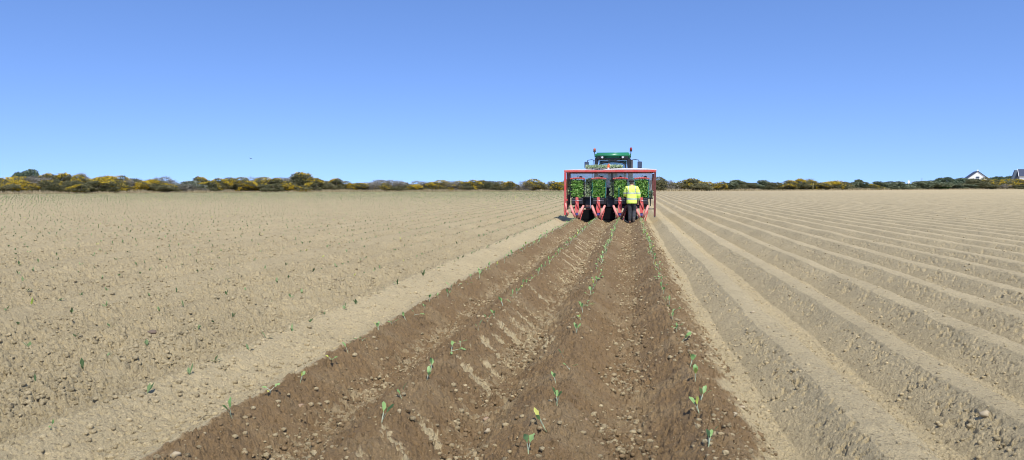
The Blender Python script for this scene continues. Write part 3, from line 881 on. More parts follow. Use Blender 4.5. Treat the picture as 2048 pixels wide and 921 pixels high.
def slate_house():
    D = 235; x, y = at_dist(2034, D)
    z0 = .3
    top = zpix(338.5, D)-z0; ev = zpix(352.5, D)-z0
    e = empty('house', (x, y, z0), -math.atan2(x, y)+R(6))
    L = 12; dp = 3.6
    # ridge runs across the view; long slate slope faces the field
    x0 = .2
    mb = MB(); mb.box((x0+L/2, dp, ev/2), (L-.4, dp*2-.3, ev)); mb.build('wall', M_WALL, e)
    mb = MB(); mb.poly([(x0, -.25, ev-.1), (x0, dp, top), (x0, dp*2+.25, ev-.1)], (L, 0, 0)); mb.build('roof', M_SLATE, e)
    mb = MB(); mb.poly([(x0-.12, -.3, ev-.15), (x0-.12, dp, top+.1), (x0-.12, dp*2+.3, ev-.15), (x0-.12, dp*2, ev-.15), (x0-.12, dp, top-.2), (x0-.12, 0, ev-.15)], (.1, 0, 0)); mb.build('verge_board', M_WALL, e)
    # lower slated wing with its gable to the left
    mb = MB(); mb.poly([(-1.3, dp-1.0, 0), (-1.3, dp-1.0, ev-.6), (-.6, dp-1.0, top-.3), (x0-.15, dp-1.0, top-.3), (x0-.15, dp-1.0, 0)], (0, 3, 0)); mb.build('slate_gable', M_SLATEW, e)
    for k in range(3):
        w = MB().box((2.2+k*3.4, -.02+.13, ev-1.4), (1.2, .12, 1.2)).build('window', M_SLATEW, e)
        MB().box((2.2+k*3.4, .02, ev-1.4), (1.0, .04, 1.0)).build('pane', M_PANE, w)
    tag(e, 'house with dark slate roof and white wall cut by the right edge', 'house')
slate_house()
# pale speck on the skyline, thin posts
D = 420; x, y = at_dist(1816, D)
e = empty('shed', (x, y, .6), -math.atan2(x, y))
tp = zpix(359.5, D)-.6
tp -= .25
MB().poly([(-.5, 0, 0), (.5, 0, 0), (.5, 0, tp-.5), (0, 0, tp), (-.5, 0, tp-.5)], (0, 3, 0)).build('wall', M_WALL, e)
for s in (-1, 1): MB().poly([(0, -.1, tp+.02), (s*.6, -.1, tp-.6), (s*.6, -.1, tp-.5), (0, -.1, tp+.12)], (0, 3.2, 0)).build('roof', M_WHITE, e)
tag(e, 'tiny white gable far off on the skyline left of the trees', 'building')
def post(px, top, D, r, mat, label, lean=0):
    x, y = at_dist(px, D); z0 = float(big(np.array([x]), np.array([y]))[0])
    o = MB().tube((0, 0, -.2), (lean, 0, zpix(top, D)-z0), r, r*.8, 8).build('post', mat, None, (x, y, z0)); tag(o, label, 'post')
post(1625, 366, 160, .07, plain('weathered_post', (.42, .36, .14), .8), 'thin yellowish post standing in front of the right hedge')
post(1842, 357, 300, .12, M_WOOD, 'distant thin dark pole on the skyline left of the green trees')
# bird
bx, by = at_dist(503, 60)
mb = MB(); mb.lathe([(-.14, .002), (-.10, .035), (0, .05), (.09, .035), (.13, .012), (.2, .02)], (0, 0, 0), (0, 1, 0), 10)
for s in (-1, 1): mb.poly([(0, -.06, .02), (s*.2, -.1, .10), (s*.36, .0, .05), (s*.2, .06, .09), (0, .07, .02)], (0, 0, .012))
o = mb.build('bird', M_BLACKP, None, (bx, by, zpix(318, 60))); o.rotation_euler = (0, .2, 1.0); o.scale = (.4, .4, .4)
tag(o, 'small dark bird flying in the sky above the left hedge', 'bird')

# ------------------------------------------------------------------ foliage on trays
def tuft_block(name, x0, x1, y0, y1, z0, z1, n, mat, parent, seed, size=.035, face='y'):
    r = np.random.RandomState(seed)
    P = np.stack([x0+(x1-x0)*r.rand(n), y0+(y1-y0)*r.rand(n), z0+(z1-z0)*r.rand(n)], -1)
    if face == 'y':
        k = np.abs(((P[:, 2]-z0+.10) % .22)-.11) < .094; P = P[k]; n = len(P)
    D = r.normal(size=(n, 3))*.6
    D += np.array([0, -.7, .5]) if face == 'y' else np.array([0, 0, 1.0])
    D /= np.linalg.norm(D, axis=1)[:, None]
    s = np.cross(D, r.normal(size=(n, 3))); s /= np.linalg.norm(s, axis=1)[:, None]
    L = size*(.7+.9*r.rand(n)); W = L*.33
    V = np.stack([P, P+D*L[:, None]*.55+s*W[:, None], P+D*L[:, None], P+D*L[:, None]*.55-s*W[:, None]], 1).reshape(-1, 3)
    return mesh_np(name, V, np.arange(n*4).reshape(-1, 4), mat, parent=parent)

# ------------------------------------------------------------------ planter
PX, PY = -.82, PLANT_Y
pl = empty('transplanter', (PX, PY, 0))
tag(pl, 'red four row transplanter with white canopy, hitched behind the green tractor', 'planter')
XL, XR, DEP = -1.765, 1.80, 2.0
# near posts and top rails
def part(mb, name, mat, parent=pl): return mb.build(name, mat, parent)
part(MB().box((XL, 0, 1.0), (.085, .07, 1.72), bev=.012), 'post', M_RED)
part(MB().box((XR, 0, 1.0), (.075, .07, 1.76), bev=.012), 'post', M_REDD)
part(MB().box((XL+.02, DEP, 1.38), (.08, .07, .90), bev=.012), 'post', M_REDD)
part(MB().box((XR-.02, DEP, 1.38), (.08, .07, .90), bev=.012), 'post', M_REDD)
part(MB().box(((XL+XR)/2, -.003, 1.905), (XR-XL+.09, .075, .085), bev=.015), 'top_rail', M_RED)
part(MB().box(((XL+XR)/2, DEP, 1.88), (XR-XL, .06, .07), bev=.012), 'top_rail', M_REDD)
for xx in (XL, XR): part(MB().box((xx, DEP/2, 1.903), (.07, DEP-.08, .075), bev=.012), 'side_rail', M_RED)
# side panel left (inner face dark), rail and strut right
part(MB().poly([(XL+.05, .05, .40), (XL+.05, .05, 1.86), (XL+.05, DEP-.05, 1.86), (XL+.05, DEP-.05, .95), (XL+.05, .7, .33)], (.02, 0, 0)), 'side_panel', M_REDD)
part(MB().path([(XL+.02, -.02, .62), (XL+.06, -.05, .32), (XL+.13, -.05, .20), (XL+.06, .3, .12)], .035), 'bracket', M_WHEEL)
part(MB().box((XL+.03, 0, .13), (.07, .06, .18)), 'foot', M_DKST)
part(MB().box((XL+.05, 0, .75), (.10, .09, .08), bev=.01), 'clamp', M_RED)
part(MB().tube((XL, .02, .42), (XL+.42, .1, .42), .022), 'strut', M_DKST)
part(MB().box((XR-.15, DEP*.5, .955), (.28, .06, .09), bev=.01), 'side_rail', M_REDD)
part(MB().box((XR-.30, .9, .66), (.09, .07, .62), bev=.01), 'strut', M_REDD)
part(MB().tube((XR, .02, .40), (XR-.40, .1, .40), .022), 'strut', M_DKST)
part(MB().box((XR, 0, .13), (.06, .05, .12)), 'foot', M_DKST)
# canopy sheet: slightly crowned and sagging
def canopy():
    nx, ny = 60, 14; V = []; 
    for k in (0, 1):
        for j in range(ny+1):
            for i in range(nx+1):
                u = i/nx; v = j/ny
                xx = XL-.05+(XR-XL+.12)*u; yy = -.03+(DEP+.06)*v
                cr = .085*math.sin(math.pi*min(1, max(0, (u-.42)/.58)))**.6 + .030*math.sin(math.pi*min(1, u/.35))**.7*(u < .35)
                z = 1.955+cr*(.75+.25*math.sin(v*math.pi)) + .006*math.sin(xx*23)*math.sin(yy*5)
                if k == 1: z -= .018+cr*.5
                V.append((xx, yy, z))
    m = (nx+1)*(ny+1); Fc = []
    for j in range(ny):
        for i in range(nx):
            a = j*(nx+1)+i
            Fc.append((a, a+1, a+nx+2, a+nx+1)); Fc.append((m+a, m+a+nx+1, m+a+nx+2, m+a+1))
    for i in range(nx):
        Fc.append((i, m+i, m+i+1, i+1)); a = ny*(nx+1)+i; Fc.append((a, a+1, m+a+1, m+a))
    for j in range(ny):
        a = j*(nx+1); b = a+nx+1; Fc.append((a, b, m+b, m+a)); a += nx; b += nx; Fc.append((a, m+a, m+b, b))
    o = mesh_np('canopy', V, Fc, M_CANOPY, parent=pl, smooth=True)
canopy()
part(MB().box((.02, DEP-.03, 1.40), (XR-XL-.14, .012, .90)), 'windscreen', M_SCREEN)
part(MB().box(((XL+XR)/2, DEP, .955), (XR-XL-.1, .05, .06)), 'screen_rail', M_REDD)
part(MB().box((.10, .25, 1.70), (.055, .06, .34)), 'centre_post', M_BLACKP)
# main beams, seats, added shade board
part(MB().box((0, .95, .60), (3.15, .16, .16), bev=.02), 'main_beam', M_BLACKP)
part(MB().box((0, 1.65, .45), (3.0, .16, .16), bev=.02), 'tool_beam', M_BLACKP)
part(MB().box((.02, .62, .72), (3.05, .1, .32), bev=.02), 'body_panel', M_BLACKP)  # wide black panel added to close the gaps under the racks
part(MB().box((0, .52, .44), (2.9, .75, .05), bev=.01), 'shade_board', M_BLACKP)  # low board added to darken the ground beneath it
part(MB().box((-.87+.02, .25, .36), (.20, .14, .36), bev=.02), 'tool_box', M_REDD)
part(MB().box((-.82, .75, .60), (.36, .5, .3), bev=.03), 'tool_box', M_BLACKP)
part(MB().box((.05, .75, .62), (.32, .5, .34), bev=.03), 'tool_box', M_BLACKP)
part(MB().box((.86, .75, .62), (.32, .5, .34), bev=.03), 'tool_box', M_BLACKP)
for x0 in (-.86, 0.02, .86):
    part(MB().box((x0, 1.4, .86), (.34, .36, .07), bev=.03).box((x0, 1.60, 1.08), (.32, .06, .36), bev=.025), 'seat', M_BLACK)
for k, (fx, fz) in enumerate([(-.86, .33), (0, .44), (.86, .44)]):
    part(MB().box((fx, .16, fz/2-.04+.03), (.48, .03, fz+.08)).poly([(fx-.24, .145, -.03), (fx+.24, .145, -.03), (fx+.05, .145, -.16), (fx-.05, .145, -.16)], (0, .03, 0)), 'shade_panel', M_SHADE)  # added black panels standing for the shade in the furrows between units
part(MB().box((-.75, .02, .66), (.03, .02, .5)), 'strap', M_STEEL)
part(MB().box((.385, .06, .80), (.03, .02, .9)), 'strap', M_TEAL)
# planting units
for i in range(4):
    x = -1.5*SP+i*SP+ [.0, .0, .0, .0][i]
    u = MB()
    u.poly([(x-.055, -.02, .86), (x+.045, -.02, .86), (x+.085, -.10, .40), (x+.06, -.12, .24), (x-.05, -.12, .24), (x-.08, -.10, .40)], (0, .07, 0))
    u.tube((x-.05, -.11, .70), (x+.06, -.11, .38), .018); u.box((x, .25, .38), (.12, .6, .09), bev=.01)
    uo = u.build('planting_unit', M_RED, pl)
    for s in (-1, 1):
        ax = Vector((1, 0, s*-.40)).normalized()   # wheel planes lean: tops apart, bottoms together
        c = Vector((x+s*.158, .02, .275))
        w = MB(); w.lathe([(-.045, .05), (-.045, .235), (-.035, .285), (.035, .285), (.045, .235), (.045, .05)], c, ax, 30)
        w.build('press_wheel', M_WHEEL if s < 0 or i != 2 else M_REDD, uo)
        MB().tube(c+ax*s*.04, c+ax*s*.10, .035, .03).build('hub', M_DKST, uo)
    MB().path([(x+.25, -.05, .36), (x+.20, -.22, .16), (x+.15, -.20, -.02)], .018).box((x+.15, -.20, .0), (.03, .05, .12)).build('scraper_arm', M_RED, uo)
    MB().path([(x-.24, .05, .52), (x-.22, -.02, .3)], .018).build('scraper_arm', M_RED, uo)
    MB().box((x+.0, -.05, .20), (.10, .10, .14), bev=.02).build('clod_cutter', M_BLUE, uo)
    MB().poly([(x-.03, -.05, .15), (x+.03, -.05, .15), (x+.012, .05, -.08), (x-.012, .05, -.08)], (0, .12, 0)).build('share', M_MUD, uo)
    MB().tube((x-.21, -.06, .72), (x+.21, -.06, .72), .010).build('cross_rod', M_STEEL, uo)
    MB().box((x, .32, .70), (.48, .42, .26), bev=.03).build('magazine_box', M_BLACKP, uo)
    MB().lathe([(-.02, .16), (.02, .16)], (x, .30, .85), (0, 0, 1), 24).build('carousel', M_BLACK, uo)
    # rack for the trays
    rk = MB(); xc = x+[-.0, .005, .01, -.0][i]
    for s in (-1, 1): rk.box((xc+s*.265, .30, 1.20), (.028, .30, .74))
    rk.box((xc, .42, 1.20), (.50, .02, .70))
    for zz in (.86, 1.08, 1.30, 1.53): rk.box((xc, .30, zz), (.50, .28, .014))
    ro = rk.build('tray_rack', M_TEAL if i in (1, 3) else M_BLACKP, pl)
    h = MB(); n = 9
    for k in range(n):
        a0 = -.30+.60*k/n; a1 = -.30+.60*(k+1)/n
        z0 = 1.60+.025*math.cos(a0*5); z1 = 1.60+.025*math.cos(a1*5)
        h.tube((xc+a0, .10, z0), (xc+a1, .10, z1), .030, .030, 8)
    h.build('head_bar', M_RED, ro)
    MB().lathe([(-.06, .02), (-.04, .07), (.03, .075), (.06, .02)], (xc+(.12, .10, .0, .14)[i], .28, 1.655), (0, 0, 1), 14).tube((xc-.02, .2, 1.60), (xc+.02, .25, 1.74), .012).build('knob', M_BLACKP, ro)
    # trays of seedlings standing in the rack: own things
    t = empty('seedling_trays', (PX+xc, PY+.30, .86))
    tb = MB()
    for zz in (.012, .232, .452): tb.box((0, .02, zz+.03), (.47, .22, .045), bev=.008)
    tb.build('tray', M_BLACKP, t)
    tuft_block('seedling', -.235, .235, -.17, -.06, -.01, .68, 1000, [M_TRAYLEAF], t, 50+i, .07).data.name = 'seedling'
    t.children[-1]['kind'] = 'stuff'
    tag(t, ['bright green seedlings filling the rack of the leftmost planting unit', 'bright green seedlings filling the rack of the second planting unit from left',
            'bright green seedlings filling the rack left of the worker', 'bright green seedlings filling the rack partly hidden behind the worker'][i], 'seedling trays', 'seedling trays in the planter racks')
# spare trays further in
for k, (x0, x1, z0, z1, lb) in enumerate([(-.965, -.72, .88, 1.60, 'pale grey-green seedlings stacked between first and second racks'),
                                          (.03, .22, .88, 1.58, 'pale grey-green seedlings stacked in the middle behind the racks'),
                                          (-1.70, -1.55, .95, 1.55, 'narrow pale strip of seedlings beside the left side panel'),
                                          (1.56, 1.72, .84, 1.12, 'low tuft of seedlings right of the worker beside the right post')]):
    t = empty('seedling_trays', (PX+(x0+x1)/2, PY+.48, z0)); w = (x1-x0)
    nz = int((z1-z0)/.22)+1
    tb = MB()
    for q in range(nz): tb.box((0, 0, q*.22), (w, .24, .03), bev=.006)
    tb.box((0, .13, (z1-z0)/2), (w, .02, z1-z0))
    tb.build('tray', M_BLACKP, t)
    s = tuft_block('seedling', -w/2, w/2, -.17, -.1, 0, z1-z0, int(2600*w*(z1-z0))+150, [M_TRAYPALE], t, 90+k, .05); s['kind'] = 'stuff'
    tag(t, lb, 'seedling trays', 'spare seedling trays inside the planter')
    part(MB().box((( x0+x1)/2, .48, z0-.03), (w+.04, .3, .03)).box(((x0+x1)/2, .58, (z0+.5)/2), (.04, .04, max(.05, z0-.5))), 'shelf', M_BLACKP)
# trays on the canopy
for k, (x0, x1, lb) in enumerate([(-.96, -.69, 'tray of green seedlings, leftmost on the white canopy'), (-.665, -.41, 'tray of green seedlings, second from left on the canopy'),
                                  (-.385, -.12, 'tray of green seedlings on the canopy left of the orange can'), (.03, .26, 'tray of green seedlings on the canopy right of the orange can'),
                                  (.28, .50, 'rightmost tray of green seedlings on the white canopy')]):
    t = empty('seedling_tray', (PX+(x0+x1)/2, PY+.45, 1.985)); w = (x1-x0)
    MB().box((0, 0, .02), (w-.015, .5, .045), bev=.008).build('tray', plain('grey_tray', (.16, .15, .13), .7), t)
    s = tuft_block('seedling', -w/2, w/2, -.24, .24, .04, .13, 420, [M_TRAYPALE, ], t, 120+k, .06, face='z'); s['kind'] = 'stuff'
    tag(t, lb, 'seedling tray', 'seedling trays on the planter canopy')
oc = MB(); oc.box((0, 0, .10), (.13, .20, .20), bev=.03); oc.tube((0, 0, .2), (0, 0, .235), .025)
ob = oc.build('jerrycan', M_ORANGE, None, (PX-.03, PY+.40, 1.975))
MB().box((0, -.103, .05), (.10, .01, .05)).build('tag', M_WHITE, ob)
tag(ob, 'orange plastic can standing among the trays on the canopy', 'can')

# ------------------------------------------------------------------ tractor
TX, TY = -.79, 33.9
tr = empty('tractor', (TX, TY, -.17))
tag(tr, 'green tractor with black cab and two beacons towing the red transplanter', 'tractor')
Z = .17
def tp_(mb, name, mat, parent=tr): return mb.build(name, mat, parent)
# roof
def roof():
    bm = bmesh.new(); bmesh.ops.create_cube(bm, size=1)
    bmesh.ops.scale(bm, vec=(1.66, 1.75, .24), verts=bm.verts)
    for v in bm.verts:
        if v.co.z > 0: v.co.x *= .93; v.co.y *= .93
    bmesh.ops.bevel(bm, geom=bm.edges[:], offset=.055, segments=4, affect='EDGES')
    bmesh.ops.translate(bm, vec=(0, .88, Z+2.72), verts=bm.verts)
    for f in bm.faces: f.smooth = True
    me = bpy.data.meshes.new('cab_roof'); bm.to_mesh(me); bm.free(); me.materials.append(M_GREEN)
    link(bpy.data.objects.new('cab_roof', me), tr)
roof()
tp_(MB().box((0, .9, Z+2.565), (1.60, 1.64, .05), bev=.01), 'roof_liner', M_BLACKP)
for s in (-1, 1):
    mb = MB(); mb.poly([(s*.80, .02, Z+2.56), (s*.62, .02, Z+2.56), (s*.70, .02, Z+1.9), (s*.72, .02, Z+1.25), (s*.85, .02, Z+1.25)], (0, .12, 0)); tp_(mb, 'cab_pillar', M_BLACKP)
    mb = MB(); mb.poly([(s*.78, 1.62, Z+2.56), (s*.73, 1.62, Z+2.56), (s*.66, 1.72, Z+1.1), (s*.76, 1.72, Z+1.1)], (0, .06, 0)); tp_(mb, 'cab_pillar', M_BLACKP)
    mb = MB(); mb.poly([(s*.80, .9, Z+2.56), (s*.80, .98, Z+2.56), (s*.84, 1.0, Z+1.1), (s*.84, .92, Z+1.1)], (s*.03, 0, 0)); tp_(mb, 'cab_pillar', M_BLACKP)
    tp_(MB().poly([(s*.815, .1, Z+2.5), (s*.815, 1.6, Z+2.5), (s*.815, 1.7, Z+1.2), (s*.815, .1, Z+1.2)], (s*.006, 0, 0)), 'side_window', M_GLASS)
rw = tp_(MB().box((0, .03, Z+1.95), (1.24, .01, 1.14)), 'rear_window', M_GLASS)
MB().box((0, .0, Z+2.36), (1.05, .025, .022)).box((.0, .0, Z+1.50), (1.1, .03, .04)).build('window_frame', M_BLACKP, rw)
MB().path([(.05, -.02, Z+2.1), (-.12, -.02, Z+1.72)], .012, 6).build('wiper', M_BLACKP, rw)
MB().poly([(-.62, 0, Z+2.02), (-.60, 0, Z+2.30), (-.42, 0, Z+2.44), (0, 0, Z+2.50), (.42, 0, Z+2.44), (.60, 0, Z+2.30), (.62, 0, Z+2.02), (.57, 0, Z+2.02), (.55, 0, Z+2.27), (.38, 0, Z+2.385), (0, 0, Z+2.44), (-.38, 0, Z+2.385), (-.55, 0, Z+2.27), (-.57, 0, Z+2.02)], (0, .03, 0)).build('window_seal', M_BLACKP, rw)
tp_(MB().box((0, 1.68, Z+1.95), (1.36, .012, 1.14)), 'windscreen', M_GLASS)
# dark green visor at front top of the cab
mb = MB()
for k in range(10):
    a = -1+2*k/10; b = -1+2*(k+1)/10
    mb.poly([(a*.62, 1.55, Z+2.34+.10*(1-a*a)), (b*.62, 1.55, Z+2.34+.10*(1-b*b)), (b*.62, 1.5, Z+2.52), (a*.62, 1.5, Z+2.52)], (0, .02, 0))
tp_(mb, 'sun_visor', plain('tinted_visor', (.06, .22, .17), .15))
tp_(MB().box((.0, .45, Z+1.62), (.44, .12, .62), bev=.05).box((.05, .45, Z+2.08), (.30, .10, .20), bev=.04).box((0, .7, Z+1.32), (.48, .5, .12), bev=.04), 'driver_seat', M_BLACK)
tp_(MB().lathe([(-.012, .19), (0, .205), (.012, .19)], (0, 1.25, Z+1.75), (0, -.5, 1), 20).tube((0, 1.25, Z+1.75), (0, 1.45, Z+1.3), .03), 'steering_wheel', M_BLACKP)
tp_(MB().box((.56, .10, Z+1.80), (.10, .10, .62), bev=.02), 'control_column', M_BLACKP)
for s in (-1, 1):
    w = tp_(MB().box((s*.47, -.05, Z+2.60), (.20, .12, .12), bev=.02).box((s*.60, -.02, Z+2.60), (.18, .06, .10)), 'work_light', M_BLACKP)
    MB().lathe([(0, .05), (.02, .045)], (s*.46, -.125, Z+2.61), (0, -1, 0), 14).build('lens', M_LAMP, w)
# beacons
for s, mat, dz in ((-1, M_BEACON, .0), (1, M_BEACONR, .02)):
    b = tp_(MB().tube((s*.80, .15, Z+2.62), (s*.82, .15, Z+2.86+dz), .018).tube((s*.82, .15, Z+2.86+dz), (s*.82, .15, Z+2.89+dz), .06, .06, 14), 'beacon', M_BLACKP)
    MB().lathe([(0, .056), (.10, .058), (.14, .04), (.16, .01)], (s*.82, .15, Z+2.89+dz), (0, 0, 1), 16).build('lens', mat, b)
# mirrors
for s in (-1, 1):
    m_ = tp_(MB().box((s*1.225, .95, Z+2.30), (.20, .07, .31), bev=.03), 'mirror', M_BLACKP)
    MB().path([(s*.82, .95, Z+2.52), (s*1.0, .95, Z+2.55), (s*1.18, .95, Z+2.52), (s*1.2, .95, Z+2.42)], .016, 6).build('mirror_arm', M_BLACKP, m_)
    MB().box((s*1.225, .912, Z+2.30), (.16, .006, .27)).build('mirror_glass', plain('mirror_glass', (.10, .11, .13), .12, metal=.6), m_)
tp_(MB().path([(-.88, .4, Z+2.52), (-.97, .4, Z+1.2)], .012, 6), 'grab_rail', M_BLACKP)
tp_(MB().tube((.87, 1.9, Z+1.2), (.87, 1.9, Z+2.55), .05, .05, 12), 'exhaust', M_DKST)
# fenders, lights, body, wheels
for s in (-1, 1):
    mb = MB()
    n = 12; c = (.65, Z+.68); r0 = .98
    for k in range(n):
        a = R(-5+165*k/n); b = R(-5+165*(k+1)/n)
        p = [(s*.56, c[0]-r0*math.cos(a), c[1]+r0*math.sin(a)), (s*1.08, c[0]-r0*math.cos(a), c[1]+r0*math.sin(a)), (s*1.08, c[0]-r0*math.cos(b), c[1]+r0*math.sin(b)), (s*.56, c[0]-r0*math.cos(b), c[1]+r0*math.sin(b))]
        mb.poly(p, (0, 0, .04))
    fo = tp_(mb, 'fender', M_GREEN)
    MB().box((s*.90, -.31, Z+1.34), (.26, .06, .16), bev=.02).build('tail_light', M_BEACONR, fo)
    # rear wheel
    cw = (s*.855, .65, .87)
    w = MB(); w.lathe([(-.22, .52), (-.24, .80), (-.20, .90), (0, .915), (.20, .90), (.24, .80), (.22, .52)], cw, (1, 0, 0), 40)
    for k in range(22):
        a = 2*math.pi*k/22
        for q in (-1, 1):
            aa = a+(q > 0)*math.pi/22
            w.box((cw[0]+q*.12, cw[1]+.90*math.cos(aa), cw[2]+.90*math.sin(aa)), (.24, .05, .07), rot=(aa-math.pi/2, 0, 0))
    ty = w.build('rear_wheel', M_BLACK, tr)
    MB().lathe([(-.12, .08), (-.10, .30), (-.225, .50), (-.225, .53), (.225, .53), (.225, .50), (.10, .30), (.12, .08)], cw, (1, 0, 0), 30).build('rim', M_YEL, ty)
    cw = (s*.86, 3.1, .64)
    w = MB(); w.lathe([(-.18, .36), (-.20, .56), (-.16, .645), (.16, .645), (.20, .56), (.18, .36)], cw, (1, 0, 0), 32)
    ty = w.build('front_wheel', M_BLACK, tr)
    MB().lathe([(-.1, .06), (-.18, .37), (.18, .37), (.1, .06)], cw, (1, 0, 0), 24).build('rim', M_YEL, ty)
tp_(MB().box((0, .6, Z+.75), (.9, 1.6, .8), bev=.05).box((0, 2.4, Z+.7), (.5, 2.2, .5), bev=.05), 'chassis', M_BLACKP)
tp_(MB().box((0, 2.75, Z+1.35), (.82, 2.0, .72), bev=.12), 'bonnet', M_GREEN)
tp_(MB().box((0, 3.1, .64), (1.5, .14, .16)), 'front_axle', M_BLACKP)
for s in (-1, 1): tp_(MB().path([(s*.35, -.2, Z+.55), (s*.45, -1.2, Z+.40), (s*.45, -2.15, Z+.40)], .04), 'lift_arm', M_DKST)
tp_(MB().path([(0, -.2, Z+.95), (0, -2.1, Z+.62)], .03), 'top_link', M_DKST)

# ------------------------------------------------------------------ worker
M_SKIN = plain('skin', (.42, .24, .17), .6)
M_TROUS = plain('black_trousers', (.028, .030, .036), .85, var=.4, scale=14, bump=.01, dirt=(.10, .085, .07), dirt_amt=.35)
M_CAP = plain('black_cap', (.02, .018, .018), .8)
M_BOOT = plain('dusty_boot', (.10, .09, .08), .8, dirt=(.25, .19, .13), dirt_amt=.5, scale=12)
def hivis():
    m, nt, b = new_mat('hi_vis_yellow'); N = nt.nodes; L = nt.links
    tc = N.new('ShaderNodeTexCoord'); sp = N.new('ShaderNodeSeparateXYZ'); L.new(tc.outputs['Object'], sp.inputs[0])
    def band(c, w, axis='Z'):
        s = N.new('ShaderNodeMath'); s.operation = 'SUBTRACT'; L.new(sp.outputs[axis], s.inputs[0]); s.inputs[1].default_value = c
        a = N.new('ShaderNodeMath'); a.operation = 'ABSOLUTE'; L.new(s.outputs[0], a.inputs[0])
        l = N.new('ShaderNodeMath'); l.operation = 'LESS_THAN'; L.new(a.outputs[0], l.inputs[0]); l.inputs[1].default_value = w
        return l.outputs[0]
    def op(o, a, b_):
        n = N.new('ShaderNodeMath'); n.operation = o
        for i, v in enumerate((a, b_)):
            if isinstance(v, (int, float)): n.inputs[i].default_value = v
            else: L.new(v, n.inputs[i])
        return n.outputs[0]
    hb = op('MAXIMUM', band(.985, .028), band(1.215, .026))
    ax = op('ABSOLUTE', sp.outputs['X'], 0)
    vb = op('MULTIPLY', op('LESS_THAN', op('ABSOLUTE', op('SUBTRACT', ax, .135), 0), .014), op('GREATER_THAN', sp.outputs['Z'], 1.215))
    al = op('MAXIMUM', hb, vb)
    mx = N.new('ShaderNodeMix'); mx.data_type = 'RGBA'; L.new(al, mx.inputs[0])
    mx.inputs[6].default_value = (.76, 1.0, .16, 1); mx.inputs[7].default_value = (.40, .44, .42, 1)
    L.new(mx.outputs[2], b.inputs['Base Color']); b.inputs['Roughness'].default_value = .75
    no = N.new('ShaderNodeTexNoise'); no.inputs['Scale'].default_value = 9; bp = N.new('ShaderNodeBump'); bp.inputs['Distance'].default_value = .03
    L.new(tc.outputs['Object'], no.inputs['Vector']); L.new(no.outputs['Fac'], bp.inputs['Height']); L.new(bp.outputs[0], b.inputs['Normal'])
    return m
M_HV = hivis()
def skin_obj(name, verts, edges, radii, mat, parent=None, root=0, sub=2, shape=None):
    me = bpy.data.meshes.new(name); me.from_pydata(verts, edges, []); o = bpy.data.objects.new(name, me); COL.objects.link(o)
    bpy.context.view_layer.objects.active = o
    sk = o.modifiers.new('s', 'SKIN')
    sk.use_smooth_shade = True
    lay = me.skin_vertices[0].data
    for i, r in enumerate(radii):
        lay[i].radius = r if isinstance(r, tuple) else (r, r); lay[i].use_root = (i == root)
    ss = o.modifiers.new('u', 'SUBSURF'); ss.levels = sub; ss.render_levels = sub
    dg = bpy.context.evaluated_depsgraph_get(); dg.update()
    nm = bpy.data.meshes.new_from_object(o.evaluated_get(dg)); nm.name = name
    bpy.data.objects.remove(o)
    if shape: 
        for v in nm.vertices: v.co = shape(v.co.copy())
    nm.materials.clear(); nm.materials.append(mat)
    for p in nm.polygons: p.use_smooth = True
    o = bpy.data.objects.new(name, nm); return link(o, parent)
